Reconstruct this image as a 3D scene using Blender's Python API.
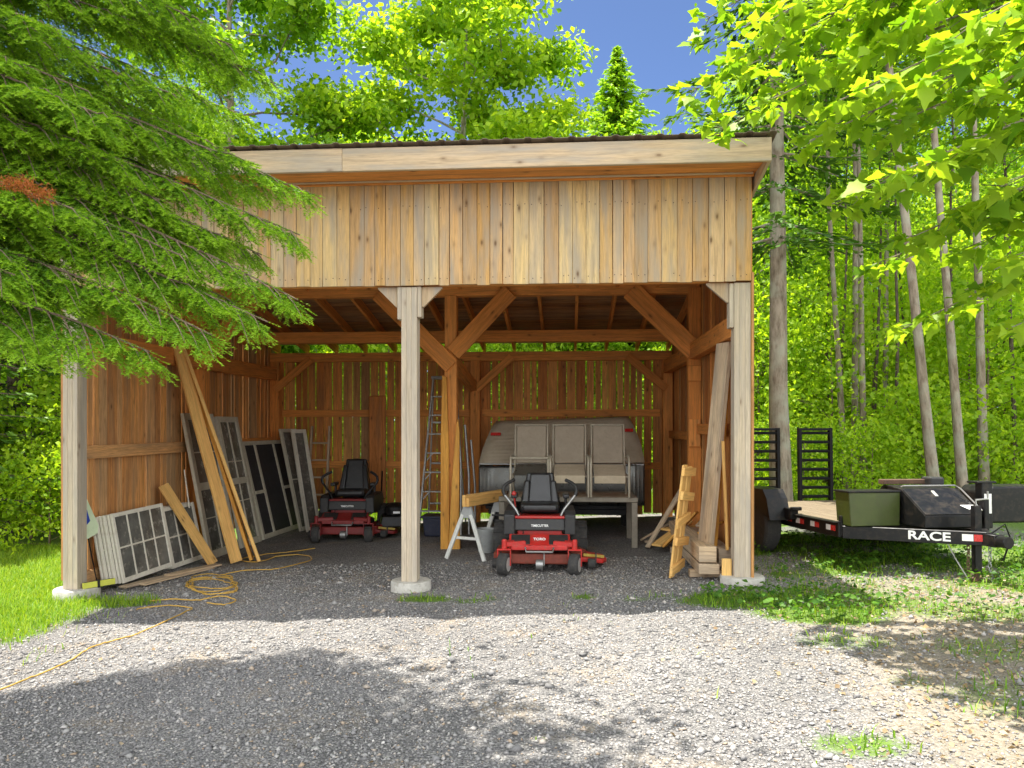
import bpy, math, random
import numpy as np
from mathutils import Vector, Matrix, noise as mnoise

for o in list(bpy.data.objects):
    bpy.data.objects.remove(o)
SC = bpy.context.scene
COL = SC.collection
R = math.radians
random.seed(7)
RNG = np.random.default_rng(11)

# ------------------------------------------------------------------ camera, sky, sun, exposure
F_PX, YAW, EYE = 760.0, R(4.2), 1.6
cam_d = bpy.data.cameras.new('camera')
cam_d.sensor_width = 36.0
cam_d.lens = F_PX / 1024 * 36.0
cam_d.shift_y = 41 / 1024
cam_d.clip_start, cam_d.clip_end = 0.1, 3000
cam = bpy.data.objects.new('camera', cam_d)
COL.objects.link(cam)
cam.location = (0, 0, EYE)
cam.rotation_euler = (R(90), 0, YAW)
SC.camera = cam

SUN_TO = Vector((-0.20, 0.11, 1.0)).normalized()      # from the ground towards the sun
SUN_EL = math.asin(SUN_TO.z)
SUN_AZ = math.atan2(SUN_TO.x, SUN_TO.y)
W = bpy.data.worlds.new('World')
SC.world = W
W.use_nodes = True
nt = W.node_tree
sky = nt.nodes.new('ShaderNodeTexSky')
sky.sky_type = 'NISHITA'
sky.sun_disc = False
sky.sun_elevation = SUN_EL
sky.sun_rotation = SUN_AZ
sky.altitude = 0
sky.air_density = 0.38
sky.dust_density = 0.3
sky.ozone_density = 5.0
bg = nt.nodes['Background']
# clear blue to the north; unseen white clouds added southward as fill light
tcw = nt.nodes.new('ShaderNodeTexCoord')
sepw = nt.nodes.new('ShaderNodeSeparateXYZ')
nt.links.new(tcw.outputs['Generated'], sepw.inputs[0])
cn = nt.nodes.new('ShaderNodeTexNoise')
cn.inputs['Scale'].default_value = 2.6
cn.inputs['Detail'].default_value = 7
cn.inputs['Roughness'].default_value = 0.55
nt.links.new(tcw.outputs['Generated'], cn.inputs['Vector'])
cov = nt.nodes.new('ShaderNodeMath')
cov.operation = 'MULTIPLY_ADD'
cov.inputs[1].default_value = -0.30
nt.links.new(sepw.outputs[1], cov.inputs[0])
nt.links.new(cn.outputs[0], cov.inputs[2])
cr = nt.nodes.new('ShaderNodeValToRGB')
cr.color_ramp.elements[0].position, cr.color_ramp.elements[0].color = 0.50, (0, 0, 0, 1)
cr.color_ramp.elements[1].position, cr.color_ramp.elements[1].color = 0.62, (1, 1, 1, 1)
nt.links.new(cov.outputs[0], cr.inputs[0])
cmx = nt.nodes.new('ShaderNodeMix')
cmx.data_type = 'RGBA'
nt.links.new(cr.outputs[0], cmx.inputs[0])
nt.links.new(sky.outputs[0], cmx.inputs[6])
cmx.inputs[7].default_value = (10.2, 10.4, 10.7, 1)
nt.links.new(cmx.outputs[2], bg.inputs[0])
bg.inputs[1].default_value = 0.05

sun_d = bpy.data.lights.new('sun', 'SUN')
sun_d.energy = 2.0
sun_d.angle = R(0.53)
sun_d.color = (1.0, 0.95, 0.86)
sun = bpy.data.objects.new('sun', sun_d)
COL.objects.link(sun)
sun.rotation_euler = (-SUN_TO).to_track_quat('-Z', 'Y').to_euler()
sun.location = SUN_TO * 60

vs = SC.view_settings
vs.view_transform = 'Standard'
vs.look = 'None'
vs.gamma = 1
vs.use_curve_mapping = False
vs.exposure = 2.68
vs.use_white_balance = True
vs.white_balance_temperature = 6500
SC.cycles.max_bounces = 10
SC.cycles.diffuse_bounces = 6
SC.cycles.transmission_bounces = 6
SC.cycles.transparent_max_bounces = 8
SC.cycles.sample_clamp_indirect = 6
SC.cycles.use_denoising = True

# ------------------------------------------------------------------ measuring helpers
CY, SY = math.cos(YAW), math.sin(YAW)


def ray(px, py):
    a, b = (px - 512) / F_PX, (425 - py) / F_PX
    return Vector((-SY + a * CY, CY + a * SY, b))


def at(px, py, Y):                       # the point that stands Y metres into the scene
    d = ray(px, py)
    return Vector((0, 0, EYE)) + d * (Y / d.y)


def zg(x, y):                            # height of the ground
    t = max(-7.0, min(5.0, x))
    return 0.02 + 0.038 * t


def on_ground(px, py):
    d = ray(px, py)
    s = 5.0
    for _ in range(30):
        p = d * s
        s = (EYE - zg(p.x, p.y)) / (-d.z)
    p = d * s
    return Vector((p.x, p.y, zg(p.x, p.y)))


# ------------------------------------------------------------------ mesh builder
def link(o, parent=None):
    COL.objects.link(o)
    if parent is not None:
        o.parent = parent
    return o


class MB:
    def __init__(self):
        self.v, self.f, self.uv, self.tone, self.mi = [], [], [], [], []

    def add(self, verts, faces, uvs=None, tone=None, mi=0):
        n = len(self.v)
        if tone is None:
            tone = random.random()
        self.v += [tuple(p) for p in verts]
        for k, f in enumerate(faces):
            self.f.append(tuple(i + n for i in f))
            self.uv.append(uvs[k] if uvs else [(verts[i][0] + verts[i][1], verts[i][2]) for i in f])
            self.tone.append(tone)
            self.mi.append(mi)
        return self

    def box(self, c, s, rot=None, tone=None, mi=0, taper=None):
        c = Vector(c)
        h = [x / 2 for x in s]
        L = max(range(3), key=lambda i: s[i])
        pts = []
        for sx in (-1, 1):
            for sy in (-1, 1):
                for sz in (-1, 1):
                    p = Vector((sx * h[0], sy * h[1], sz * h[2]))
                    if taper and sz > 0:
                        p.x *= taper[0]
                        p.y *= taper[1]
                    pts.append(p)
        fs = [(0, 1, 3, 2), (4, 6, 7, 5), (0, 4, 5, 1), (2, 3, 7, 6), (0, 2, 6, 4), (1, 5, 7, 3)]
        ax = [0, 0, 1, 1, 2, 2]
        ou, ov = random.uniform(0, 50), random.uniform(0, 50)
        uvs = []
        for f, N in zip(fs, ax):
            o = [i for i in range(3) if i != N]
            if N == L:
                u_, v_ = o
            else:
                u_ = L
                v_ = [i for i in o if i != L][0]
            uvs.append([(pts[i][u_] + ou, pts[i][v_] + ov + N * 0.37) for i in f])
        P = [(rot @ p if rot is not None else p) + c for p in pts]
        return self.add(P, fs, uvs, tone, mi)

    def bar(self, p0, p1, w, h, up=(0, 0, 1), tone=None, mi=0, ext=0.0):
        p0, p1 = Vector(p0), Vector(p1)
        d = p1 - p0
        L = d.length + 2 * ext
        d.normalize()
        up = Vector(up)
        if abs(d.dot(up)) > 0.98:
            up = Vector((0, 1, 0))
        s = d.cross(up).normalized()
        u = s.cross(d).normalized()
        rot = Matrix((s, d, u)).transposed()
        return self.box((p0 + p1) / 2, (w, L, h), rot, tone, mi)

    def tube(self, pts, r, n=8, tone=None, mi=0, cap=True):
        pts = [Vector(p) for p in pts]
        rs = r if isinstance(r, (list, tuple)) else [r] * len(pts)
        V, Fc = [], []
        ref = None
        for i, p in enumerate(pts):
            a = pts[max(0, i - 1)]
            b = pts[min(len(pts) - 1, i + 1)]
            d = (b - a).normalized()
            if ref is None:
                ref = Vector((0, 0, 1)) if abs(d.z) < 0.9 else Vector((1, 0, 0))
            x = (ref - d * ref.dot(d)).normalized()
            ref = x
            y = d.cross(x)
            for k in range(n):
                t = 2 * math.pi * k / n
                V.append(p + (x * math.cos(t) + y * math.sin(t)) * rs[i])
        for i in range(len(pts) - 1):
            for k in range(n):
                k2 = (k + 1) % n
                Fc.append((i * n + k, i * n + k2, (i + 1) * n + k2, (i + 1) * n + k))
        if cap:
            Fc.append(tuple(range(n))[::-1])
            Fc.append(tuple((len(pts) - 1) * n + k for k in range(n)))
        uvs = [[(0.0, 0.0)] * len(f) for f in Fc]
        for i in range(len(pts) - 1):
            for k in range(n):
                uvs[i * n + k] = [(i * .3, k / n), (i * .3, (k + 1) / n), (i * .3 + .3, (k + 1) / n), (i * .3 + .3, k / n)]
        return self.add(V, Fc, uvs, tone, mi)

    def lathe(self, prof, c=(0, 0, 0), rot=None, n=20, tone=None, mi=0):
        V, Fc = [], []
        c = Vector(c)
        for (r, z) in prof:
            for k in range(n):
                t = 2 * math.pi * k / n
                p = Vector((r * math.cos(t), r * math.sin(t), z))
                V.append((rot @ p if rot is not None else p) + c)
        for i in range(len(prof) - 1):
            for k in range(n):
                k2 = (k + 1) % n
                Fc.append((i * n + k, i * n + k2, (i + 1) * n + k2, (i + 1) * n + k))
        Fc.append(tuple(range(n))[::-1])
        Fc.append(tuple((len(prof) - 1) * n + k for k in range(n)))
        return self.add(V, Fc, None, tone, mi)

    def prism(self, poly, depth, c=(0, 0, 0), rot=None, tone=None, mi=0):
        """poly in local x,y ; extruded along local z, centred"""
        c = Vector(c)
        n = len(poly)
        V = [Vector((x, y, -depth / 2)) for x, y in poly] + [Vector((x, y, depth / 2)) for x, y in poly]
        V = [(rot @ p if rot is not None else p) + c for p in V]
        ou, ov = random.uniform(0, 40), random.uniform(0, 40)
        Fc = [tuple(range(n))[::-1], tuple(range(n, 2 * n))]
        uvs = [[(poly[i][1] + ou, poly[i][0] + ov) for i in reversed(range(n))], [(poly[i][1] + ou, poly[i][0] + ov) for i in range(n)]]
        for i in range(n):
            j = (i + 1) % n
            Fc.append((i, j, n + j, n + i))
            uvs.append([(poly[i][1] + ou, ov), (poly[j][1] + ou, ov), (poly[j][1] + ou, ov + depth), (poly[i][1] + ou, ov + depth)])
        return self.add(V, Fc, uvs, tone, mi)

    def build(self, name, mats, parent=None, smooth=None, bevel=0.0, seg=1, sub=0):
        me = bpy.data.meshes.new(name)
        me.from_pydata(self.v, [], self.f)
        uvl = me.uv_layers.new(name='UVMap')
        flat = [c for f in self.uv for p in f for c in p]
        uvl.data.foreach_set('uv', flat)
        at_ = me.attributes.new('tone', 'FLOAT', 'FACE')
        at_.data.foreach_set('value', self.tone)
        me.polygons.foreach_set('material_index', self.mi)
        for m in (mats if isinstance(mats, (list, tuple)) else [mats]):
            me.materials.append(m)
        if smooth is not None:
            me.shade_smooth()
            me.set_sharp_from_angle(angle=R(smooth))
        me.update()
        o = bpy.data.objects.new(name, me)
        link(o, parent)
        if bevel:
            b = o.modifiers.new('bevel', 'BEVEL')
            b.width = bevel
            b.segments = seg
            b.limit_method = 'ANGLE'
            b.angle_limit = R(40)
        if sub:
            s = o.modifiers.new('sub', 'SUBSURF')
            s.levels = s.render_levels = sub
        return o


def np_object(name, V, Fc, mats, tone=None, parent=None, smooth=False):
    V = np.asarray(V, np.float32)
    Fc = np.asarray(Fc, np.int32)
    me = bpy.data.meshes.new(name)
    M, k = Fc.shape
    me.vertices.add(len(V))
    me.vertices.foreach_set('co', V.ravel())
    me.loops.add(M * k)
    me.loops.foreach_set('vertex_index', Fc.ravel())
    me.polygons.add(M)
    me.polygons.foreach_set('loop_start', np.arange(M, dtype=np.int32) * k)
    me.update(calc_edges=True)
    if tone is not None:
        a = me.attributes.new('tone', 'FLOAT', 'FACE')
        a.data.foreach_set('value', np.asarray(tone, np.float32))
    for m in (mats if isinstance(mats, (list, tuple)) else [mats]):
        me.materials.append(m)
    if smooth:
        me.shade_smooth()
    o = bpy.data.objects.new(name, me)
    link(o, parent)
    return o


def tag(o, label=None, cat=None, group=None, kind=None):
    if label:
        o['label'] = label
    if cat:
        o['category'] = cat
    if group:
        o['group'] = group
    if kind:
        o['kind'] = kind
    return o


def thing(name, label, cat, loc=(0, 0, 0), rot=(0, 0, 0), group=None):
    o = bpy.data.objects.new(name, None)
    o.empty_display_size = 0.2
    link(o)
    o.location = loc
    o.rotation_euler = rot
    return tag(o, label, cat, group)


def dup(root, label=None, loc=None, rot=None, scale=None, group=None):
    def cp(o, parent):
        c = o.copy()
        COL.objects.link(c)
        c.parent = parent
        for ch in list(o.children):
            cp(ch, c)
        return c
    c = cp(root, None)
    if label:
        c['label'] = label
    if group:
        c['group'] = group
    if loc is not None:
        c.location = loc
    if rot is not None:
        c.rotation_euler = rot
    if scale is not None:
        c.scale = scale if isinstance(scale, (tuple, list)) else (scale,) * 3
    return c


# ------------------------------------------------------------------ materials
def new_mat(name):
    m = bpy.data.materials.new(name)
    m.use_nodes = True
    t = m.node_tree
    b = t.nodes['Principled BSDF']
    return m, t, b


def N(t, kind, **kw):
    n = t.nodes.new(kind)
    for k, v in kw.items():
        setattr(n, k, v)
    return n


def ramp(t, stops, src=None):
    n = t.nodes.new('ShaderNodeValToRGB')
    e = n.color_ramp.elements
    while len(e) > 1:
        e.remove(e[-1])
    e[0].position, e[0].color = stops[0][0], (*stops[0][1], 1)
    for p, c in stops[1:]:
        k = e.new(p)
        k.color = (*c, 1)
    if src is not None:
        t.links.new(src, n.inputs[0])
    return n


def mix(t, a, b, fac, mode='MIX'):
    n = t.nodes.new('ShaderNodeMix')
    n.data_type = 'RGBA'
    n.blend_type = mode
    for i, s in ((6, a), (7, b), (0, fac)):
        if hasattr(s, 'links'):
            t.links.new(s, n.inputs[i])
        elif isinstance(s, (int, float)):
            n.inputs[i].default_value = s
        else:
            n.inputs[i].default_value = (*s, 1)
    return n.outputs[2]


def math_(t, op, a, b=None, c=None):
    n = t.nodes.new('ShaderNodeMath')
    n.operation = op
    for i, s in enumerate((a, b, c)):
        if s is None:
            continue
        if hasattr(s, 'links'):
            t.links.new(s, n.inputs[i])
        else:
            n.inputs[i].default_value = s
    return n.outputs[0]


def g(v):
    return (v, v, v)


def wood(name, stops, grain=0.45, stain=(0.25, 0.22, 0.2), stain_amt=0.3, knots=0.5, rough=0.75, bump=0.35):
    """sawn timber: grain runs along U; 'tone' picks each board's own colour"""
    m, t, b = new_mat(name)
    uv = N(t, 'ShaderNodeUVMap')
    tone = N(t, 'ShaderNodeAttribute', attribute_name='tone')
    base = ramp(t, stops, tone.outputs['Fac'])
    mp = N(t, 'ShaderNodeMapping')
    mp.inputs['Scale'].default_value = (1.6, 34, 1)
    t.links.new(uv.outputs[0], mp.inputs[0])
    n1 = N(t, 'ShaderNodeTexNoise')
    n1.inputs['Scale'].default_value = 1.0
    n1.inputs['Detail'].default_value = 6
    n1.inputs['Roughness'].default_value = 0.65
    n1.inputs['Distortion'].default_value = 0.8
    t.links.new(mp.outputs[0], n1.inputs['Vector'])
    gr = ramp(t, [(0.33, g(1 - grain)), (0.52, g(1.0)), (0.7, g(1 + grain * 0.35))], n1.outputs[0])
    c = mix(t, base.outputs[0], gr.outputs[0], 1.0, 'MULTIPLY')
    mpf = N(t, 'ShaderNodeMapping')
    mpf.inputs['Scale'].default_value = (7, 150, 1)
    t.links.new(uv.outputs[0], mpf.inputs[0])
    nf = N(t, 'ShaderNodeTexNoise')
    nf.inputs['Scale'].default_value = 1.0
    nf.inputs['Detail'].default_value = 4
    nf.inputs['Roughness'].default_value = 0.7
    t.links.new(mpf.outputs[0], nf.inputs['Vector'])
    fr = ramp(t, [(0.34, g(1 - grain * .8)), (0.55, g(1.0)), (0.75, g(1 + grain * .3))], nf.outputs[0])
    c = mix(t, c, fr.outputs[0], 1.0, 'MULTIPLY')
    mp2 = N(t, 'ShaderNodeMapping')
    mp2.inputs['Scale'].default_value = (0.9, 7, 1)
    t.links.new(uv.outputs[0], mp2.inputs[0])
    n2 = N(t, 'ShaderNodeTexNoise')
    n2.inputs['Scale'].default_value = 1.3
    n2.inputs['Detail'].default_value = 4
    t.links.new(mp2.outputs[0], n2.inputs['Vector'])
    st = ramp(t, [(0.42, g(0)), (0.68, g(stain_amt))], n2.outputs[0])
    c = mix(t, c, stain, st.outputs[0])
    mp3 = N(t, 'ShaderNodeMapping')
    mp3.inputs['Scale'].default_value = (3.4, 7.5, 1)
    t.links.new(uv.outputs[0], mp3.inputs[0])
    vo = N(t, 'ShaderNodeTexVoronoi')
    vo.inputs['Scale'].default_value = 1.0
    t.links.new(mp3.outputs[0], vo.inputs['Vector'])
    kn = ramp(t, [(0.05, g(knots)), (0.09, g(knots * .5)), (0.16, g(knots * .12)), (0.26, g(0))], vo.outputs['Distance'])
    c = mix(t, c, (0.10, 0.045, 0.018), kn.outputs[0])
    t.links.new(c, b.inputs['Base Color'])
    b.inputs['Roughness'].default_value = rough
    b.inputs['Specular IOR Level'].default_value = 0.25
    bp = N(t, 'ShaderNodeBump')
    bp.inputs['Strength'].default_value = bump
    bp.inputs['Distance'].default_value = 0.004
    t.links.new(n1.outputs[0], bp.inputs['Height'])
    t.links.new(bp.outputs[0], b.inputs['Normal'])
    return m


def paint(name, col, rough=0.45, metal=0.0, var=0.15, dirt=(0.16, 0.13, 0.10), dirt_amt=0.25, scale=6, spec=0.5, coat=0.0, bump=0.0):
    m, t, b = new_mat(name)
    tc = N(t, 'ShaderNodeTexCoord')
    n1 = N(t, 'ShaderNodeTexNoise')
    n1.inputs['Scale'].default_value = scale
    n1.inputs['Detail'].default_value = 6
    n1.inputs['Roughness'].default_value = 0.7
    t.links.new(tc.outputs['Object'], n1.inputs['Vector'])
    v = ramp(t, [(0.3, g(1 - var)), (0.7, g(1 + var))], n1.outputs[0])
    c = mix(t, col, v.outputs[0], 1.0, 'MULTIPLY')
    n2 = N(t, 'ShaderNodeTexNoise')
    n2.inputs['Scale'].default_value = scale * 3.1
    n2.inputs['Detail'].default_value = 8
    n2.inputs['Roughness'].default_value = 0.75
    t.links.new(tc.outputs['Object'], n2.inputs['Vector'])
    d = ramp(t, [(0.5, g(0)), (0.72, g(dirt_amt))], n2.outputs[0])
    c = mix(t, c, dirt, d.outputs[0])
    t.links.new(c, b.inputs['Base Color'])
    rr = ramp(t, [(0.3, g(max(.05, rough - .1))), (0.7, g(min(1, rough + .15)))], n2.outputs[0])
    t.links.new(rr.outputs[0], b.inputs['Roughness'])
    b.inputs['Metallic'].default_value = metal
    b.inputs['Specular IOR Level'].default_value = spec
    b.inputs['Coat Weight'].default_value = coat
    if bump:
        bp = N(t, 'ShaderNodeBump')
        bp.inputs['Strength'].default_value = bump
        bp.inputs['Distance'].default_value = 0.01
        t.links.new(n2.outputs[0], bp.inputs['Height'])
        t.links.new(bp.outputs[0], b.inputs['Normal'])
    return m


def leafmat(name, stops, trans=0.45, tcol=(1.25, 1.15, 0.5), rough=0.5, spec=0.3):
    m, t, b = new_mat(name)
    tone = N(t, 'ShaderNodeAttribute', attribute_name='tone')
    oi = N(t, 'ShaderNodeObjectInfo')
    sh = math_(t, 'MULTIPLY_ADD', oi.outputs['Random'], 0.5, -0.14)
    f = math_(t, 'ADD', tone.outputs['Fac'], sh)
    base = ramp(t, stops, f)
    t.links.new(base.outputs[0], b.inputs['Base Color'])
    b.inputs['Roughness'].default_value = rough
    b.inputs['Specular IOR Level'].default_value = spec
    tr = N(t, 'ShaderNodeBsdfTranslucent')
    tc = mix(t, base.outputs[0], tcol, 1.0, 'MULTIPLY')
    t.links.new(tc, tr.inputs[0])
    mx = N(t, 'ShaderNodeMixShader')
    mx.inputs[0].default_value = trans
    t.links.new(b.outputs[0], mx.inputs[1])
    t.links.new(tr.outputs[0], mx.inputs[2])
    t.links.new(mx.outputs[0], t.nodes['Material Output'].inputs[0])
    return m


M = {}
M['facade'] = wood('weathered_pine', [(0, (0.428, 0.284, 0.144)), (.2, (0.620, 0.358, 0.134)), (.4, (0.642, 0.451, 0.248)), (.6, (0.534, 0.305, 0.104)), (.8, (0.667, 0.484, 0.227)), (1, (0.492, 0.379, 0.259))],
                   grain=.30, stain=(.33, .29, .235), stain_amt=.8, knots=.8)
M['post'] = wood('grey_weathered_timber', [(0, (0.514, 0.420, 0.302)), (1, (0.594, 0.505, 0.381))], grain=.28, stain=(.36, .32, .27), stain_amt=.8, knots=.6)
M['fascia'] = wood('weathered_fascia_board', [(0, (0.485, 0.353, 0.216)), (1, (0.563, 0.422, 0.276))], grain=.28, stain=(.34, .31, .27), stain_amt=.8, knots=.7)
M['inner'] = wood('orange_pine_boards', [(0, (0.492, 0.172, 0.046)), (.3, (0.723, 0.288, 0.072)), (.55, (0.817, 0.368, 0.099)), (.75, (0.607, 0.221, 0.057)), (.9, (0.817, 0.406, 0.114)), (1, (0.347, 0.184, 0.087))],
                  grain=.40, stain=(.22, .12, .06), stain_amt=.5, knots=.8)
M['innerg'] = wood('greyed_pine_boards', [(0, (0.544, 0.242, 0.081)), (.3, (0.756, 0.357, 0.111)), (.5, (0.665, 0.383, 0.171)), (.7, (0.860, 0.383, 0.101)), (.85, (0.696, 0.421, 0.192)), (1, (0.514, 0.319, 0.161))],
                   grain=.42, stain=(.26, .18, .11), stain_amt=.6, knots=.8)
M['beam'] = wood('orange_pine_beam', [(0, (0.688, 0.259, 0.057)), (1, (0.843, 0.353, 0.088))], grain=.32, stain=(.36, .16, .06), stain_amt=.4, knots=.7)
M['fresh'] = wood('fresh_yellow_pine', [(0, (.72, .40, .12)), (1, (.82, .52, .18))], grain=.28, stain=(.48, .24, .07), stain_amt=.35, knots=.7)
M['slab'] = wood('bright_split_pine', [(0, (.68, .33, .06)), (1, (.75, .40, .09))], grain=.35, stain=(.50, .20, .04), stain_amt=.5, knots=.7)
M['greyw'] = wood('grey_old_lumber', [(0, (0.468, 0.351, 0.234)), (.5, (0.572, 0.416, 0.260)), (1, (0.624, 0.494, 0.338))], grain=.4, stain=(.24, .20, .16), stain_amt=.6, knots=.6)
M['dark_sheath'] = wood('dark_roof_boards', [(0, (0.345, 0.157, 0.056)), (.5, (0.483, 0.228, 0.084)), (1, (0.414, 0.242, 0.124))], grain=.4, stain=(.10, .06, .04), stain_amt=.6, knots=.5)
M['deck'] = wood('trailer_deck_wood', [(0, (0.154, 0.119, 0.077)), (1, (0.196, 0.154, 0.101))], grain=.3, stain=(.2, .16, .11), stain_amt=.5, knots=.5)
M['concrete'] = paint('pale_concrete', (.46, .44, .39), rough=.9, var=.2, dirt=(.20, .17, .12), dirt_amt=.75, scale=7, bump=.4)
M['roofmetal'] = paint('brown_roof_metal', (.16, .12, .09), rough=.5, metal=.2, var=.2, dirt=(.2, .18, .13), dirt_amt=.4)
M['whitep'] = paint('old_white_paint', (.66, .62, .52), rough=.6, var=.10, dirt=(.42, .34, .24), dirt_amt=.6, scale=5)
M['greyp'] = paint('old_grey_cream_paint', (.50, .46, .36), rough=.65, var=.12, dirt=(.3, .24, .16), dirt_amt=.6, scale=5)
M['pane'] = paint('dusty_dark_glass', (.12, .118, .105), rough=.2, var=.5, dirt=(.30, .27, .22), dirt_amt=.7, scale=2.2, spec=.7)
M['screen'] = paint('dark_insect_screen', (.022, .022, .026), rough=.7, var=.2, dirt_amt=.15)
M['black'] = paint('black_paint', (.007, .007, .0075), rough=.40, var=.3, dirt=(.07, .052, .036), dirt_amt=.55, scale=4, spec=.28)
M['blackm'] = paint('matt_black_plastic', (.020, .020, .020), rough=.55, var=.2, dirt=(.12, .105, .085), dirt_amt=.35, scale=8)
M['rampblack'] = paint('dull_black_steel', (.006, .006, .0065), rough=.6, var=.2, dirt=(.03, .026, .02), dirt_amt=.3, spec=.15)
M['vinyl'] = paint('black_vinyl', (.016, .016, .017), rough=.36, var=.15, dirt=(.10, .095, .085), dirt_amt=.25, scale=7, bump=.08)
M['rubber'] = paint('worn_rubber', (.035, .034, .033), rough=.85, var=.2, dirt=(.15, .13, .10), dirt_amt=.5, scale=10, bump=.3)
M['red'] = paint('red_mower_paint', (.48, .022, .018), rough=.38, var=.15, dirt=(.13, .10, .06), dirt_amt=.65, scale=8)
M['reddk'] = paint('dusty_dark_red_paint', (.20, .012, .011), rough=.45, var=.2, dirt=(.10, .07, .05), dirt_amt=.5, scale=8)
M['deckred'] = paint('grimy_mower_deck', (.20, .035, .018), rough=.6, var=.3, dirt=(.09, .06, .03), dirt_amt=.8, scale=9)
M['steel'] = paint('grey_steel', (.32, .32, .31), rough=.4, metal=.7, var=.15, dirt=(.2, .15, .1), dirt_amt=.4)
M['alu'] = paint('bare_aluminium', (.42, .42, .40), rough=.55, metal=.6, var=.1, dirt=(.3, .28, .24), dirt_amt=.35)
M['wheelw'] = paint('silver_wheel', (.48, .47, .45), rough=.45, metal=.4, var=.1, dirt=(.2, .16, .12), dirt_amt=.5)
M['silver'] = paint('dusty_tan_metal_sheet', (.46, .40, .29), rough=.5, metal=.1, var=.14, dirt=(.34, .26, .16), dirt_amt=.6, scale=2.5)
M['silverdk'] = paint('dull_dark_aluminium', (.11, .11, .10), rough=.3, metal=.6, var=.2, dirt=(.2, .17, .12), dirt_amt=.4, scale=3)
M['sling'] = paint('tan_sling_fabric', (.30, .25, .185), rough=.9, var=.12, dirt=(.2, .16, .11), dirt_amt=.45, scale=7)
M['slinglt'] = paint('pale_sling_fabric', (.48, .40, .28), rough=.9, var=.12, dirt=(.3, .24, .16), dirt_amt=.45, scale=7)
M['chairfr'] = paint('tan_chair_frame', (.36, .32, .24), rough=.5, metal=.2, var=.12, dirt=(.2, .16, .1), dirt_amt=.4)
M['tablew'] = paint('weathered_table_frame', (.24, .21, .16), rough=.6, var=.2, dirt=(.12, .09, .06), dirt_amt=.5)
M['plastgrey'] = paint('grey_plastic', (.33, .34, .33), rough=.55, var=.12, dirt=(.2, .18, .14), dirt_amt=.45)
M['sawwhite'] = paint('off_white_plastic', (.60, .60, .55), rough=.5, var=.1, dirt=(.35, .3, .22), dirt_amt=.5)
M['green'] = paint('olive_green_paint', (.045, .062, .008), rough=.45, var=.25, dirt=(.07, .06, .03), dirt_amt=.4, scale=4)
M['white'] = paint('white_decal', (.78, .78, .76), rough=.5, var=.04, dirt=(.5, .46, .4), dirt_amt=.25)
M['whitered'] = paint('red_reflector', (.55, .03, .025), rough=.25, var=.1, dirt_amt=.1)
M['signgreen'] = paint('pale_green_sign', (.60, .70, .46), rough=.5, var=.06, dirt=(.4, .45, .3), dirt_amt=.3)
M['signblue'] = paint('blue_sign_print', (.02, .06, .36), rough=.5, var=.05, dirt_amt=.1)
M['yellow'] = paint('yellow_cord', (.50, .30, .05), rough=.6, var=.15, dirt=(.3, .2, .08), dirt_amt=.4)
M['strip'] = paint('faded_warning_strip', (.42, .30, .05), rough=.6, var=.3, dirt=(.10, .07, .03), dirt_amt=.7, scale=14)
M['yellowl'] = paint('yellow_level', (.50, .50, .06), rough=.5, var=.1, dirt=(.3, .25, .08), dirt_amt=.3)
M['blue'] = paint('dark_blue_plastic', (.010, .014, .040), rough=.5, var=.2, dirt=(.1, .09, .08), dirt_amt=.4)
M['rust'] = paint('rusty_steel', (.09, .05, .03), rough=.85, var=.35, dirt=(.16, .09, .05), dirt_amt=.6, scale=12)
M['nail'] = paint('rusty_nail', (.05, .035, .025), rough=.7)

M['leaf'] = leafmat('broad_leaf_green', [(0, (.07, .18, .010)), (.45, (.16, .33, .016)), (1, (.34, .52, .03))], trans=.58)
M['leafy'] = leafmat('yellow_green_leaf', [(0, (.10, .23, .012)), (.5, (.21, .40, .02)), (1, (.42, .60, .035))], trans=.6)
M['leafu'] = leafmat('bright_undergrowth_leaf', [(0, (.13, .28, .012)), (.5, (.26, .45, .02)), (1, (.46, .64, .04))], trans=.62)
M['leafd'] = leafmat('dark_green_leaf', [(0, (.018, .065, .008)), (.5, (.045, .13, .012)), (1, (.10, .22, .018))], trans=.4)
M['needle'] = leafmat('spruce_needles', [(0, (.03, .08, .012)), (.35, (.08, .20, .015)), (.6, (.17, .36, .02)), (1, (.34, .56, .03))], trans=.4, rough=.5)
M['needled'] = leafmat('dark_conifer_needles', [(0, (.02, .06, .012)), (.6, (.06, .15, .018)), (1, (.14, .28, .025))], trans=.35)
M['deadneedle'] = leafmat('dead_orange_needles', [(0, (.30, .09, .02)), (1, (.50, .17, .04))], trans=.3)
M['grass'] = leafmat('lawn_grass', [(0, (.075, .18, .010)), (.5, (.16, .32, .014)), (1, (.30, .42, .03))], trans=.4)
M['litter'] = leafmat('dry_leaf_litter', [(0, (.14, .09, .045)), (.5, (.28, .20, .11)), (1, (.42, .33, .22))], trans=.15, rough=.8)


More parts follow.
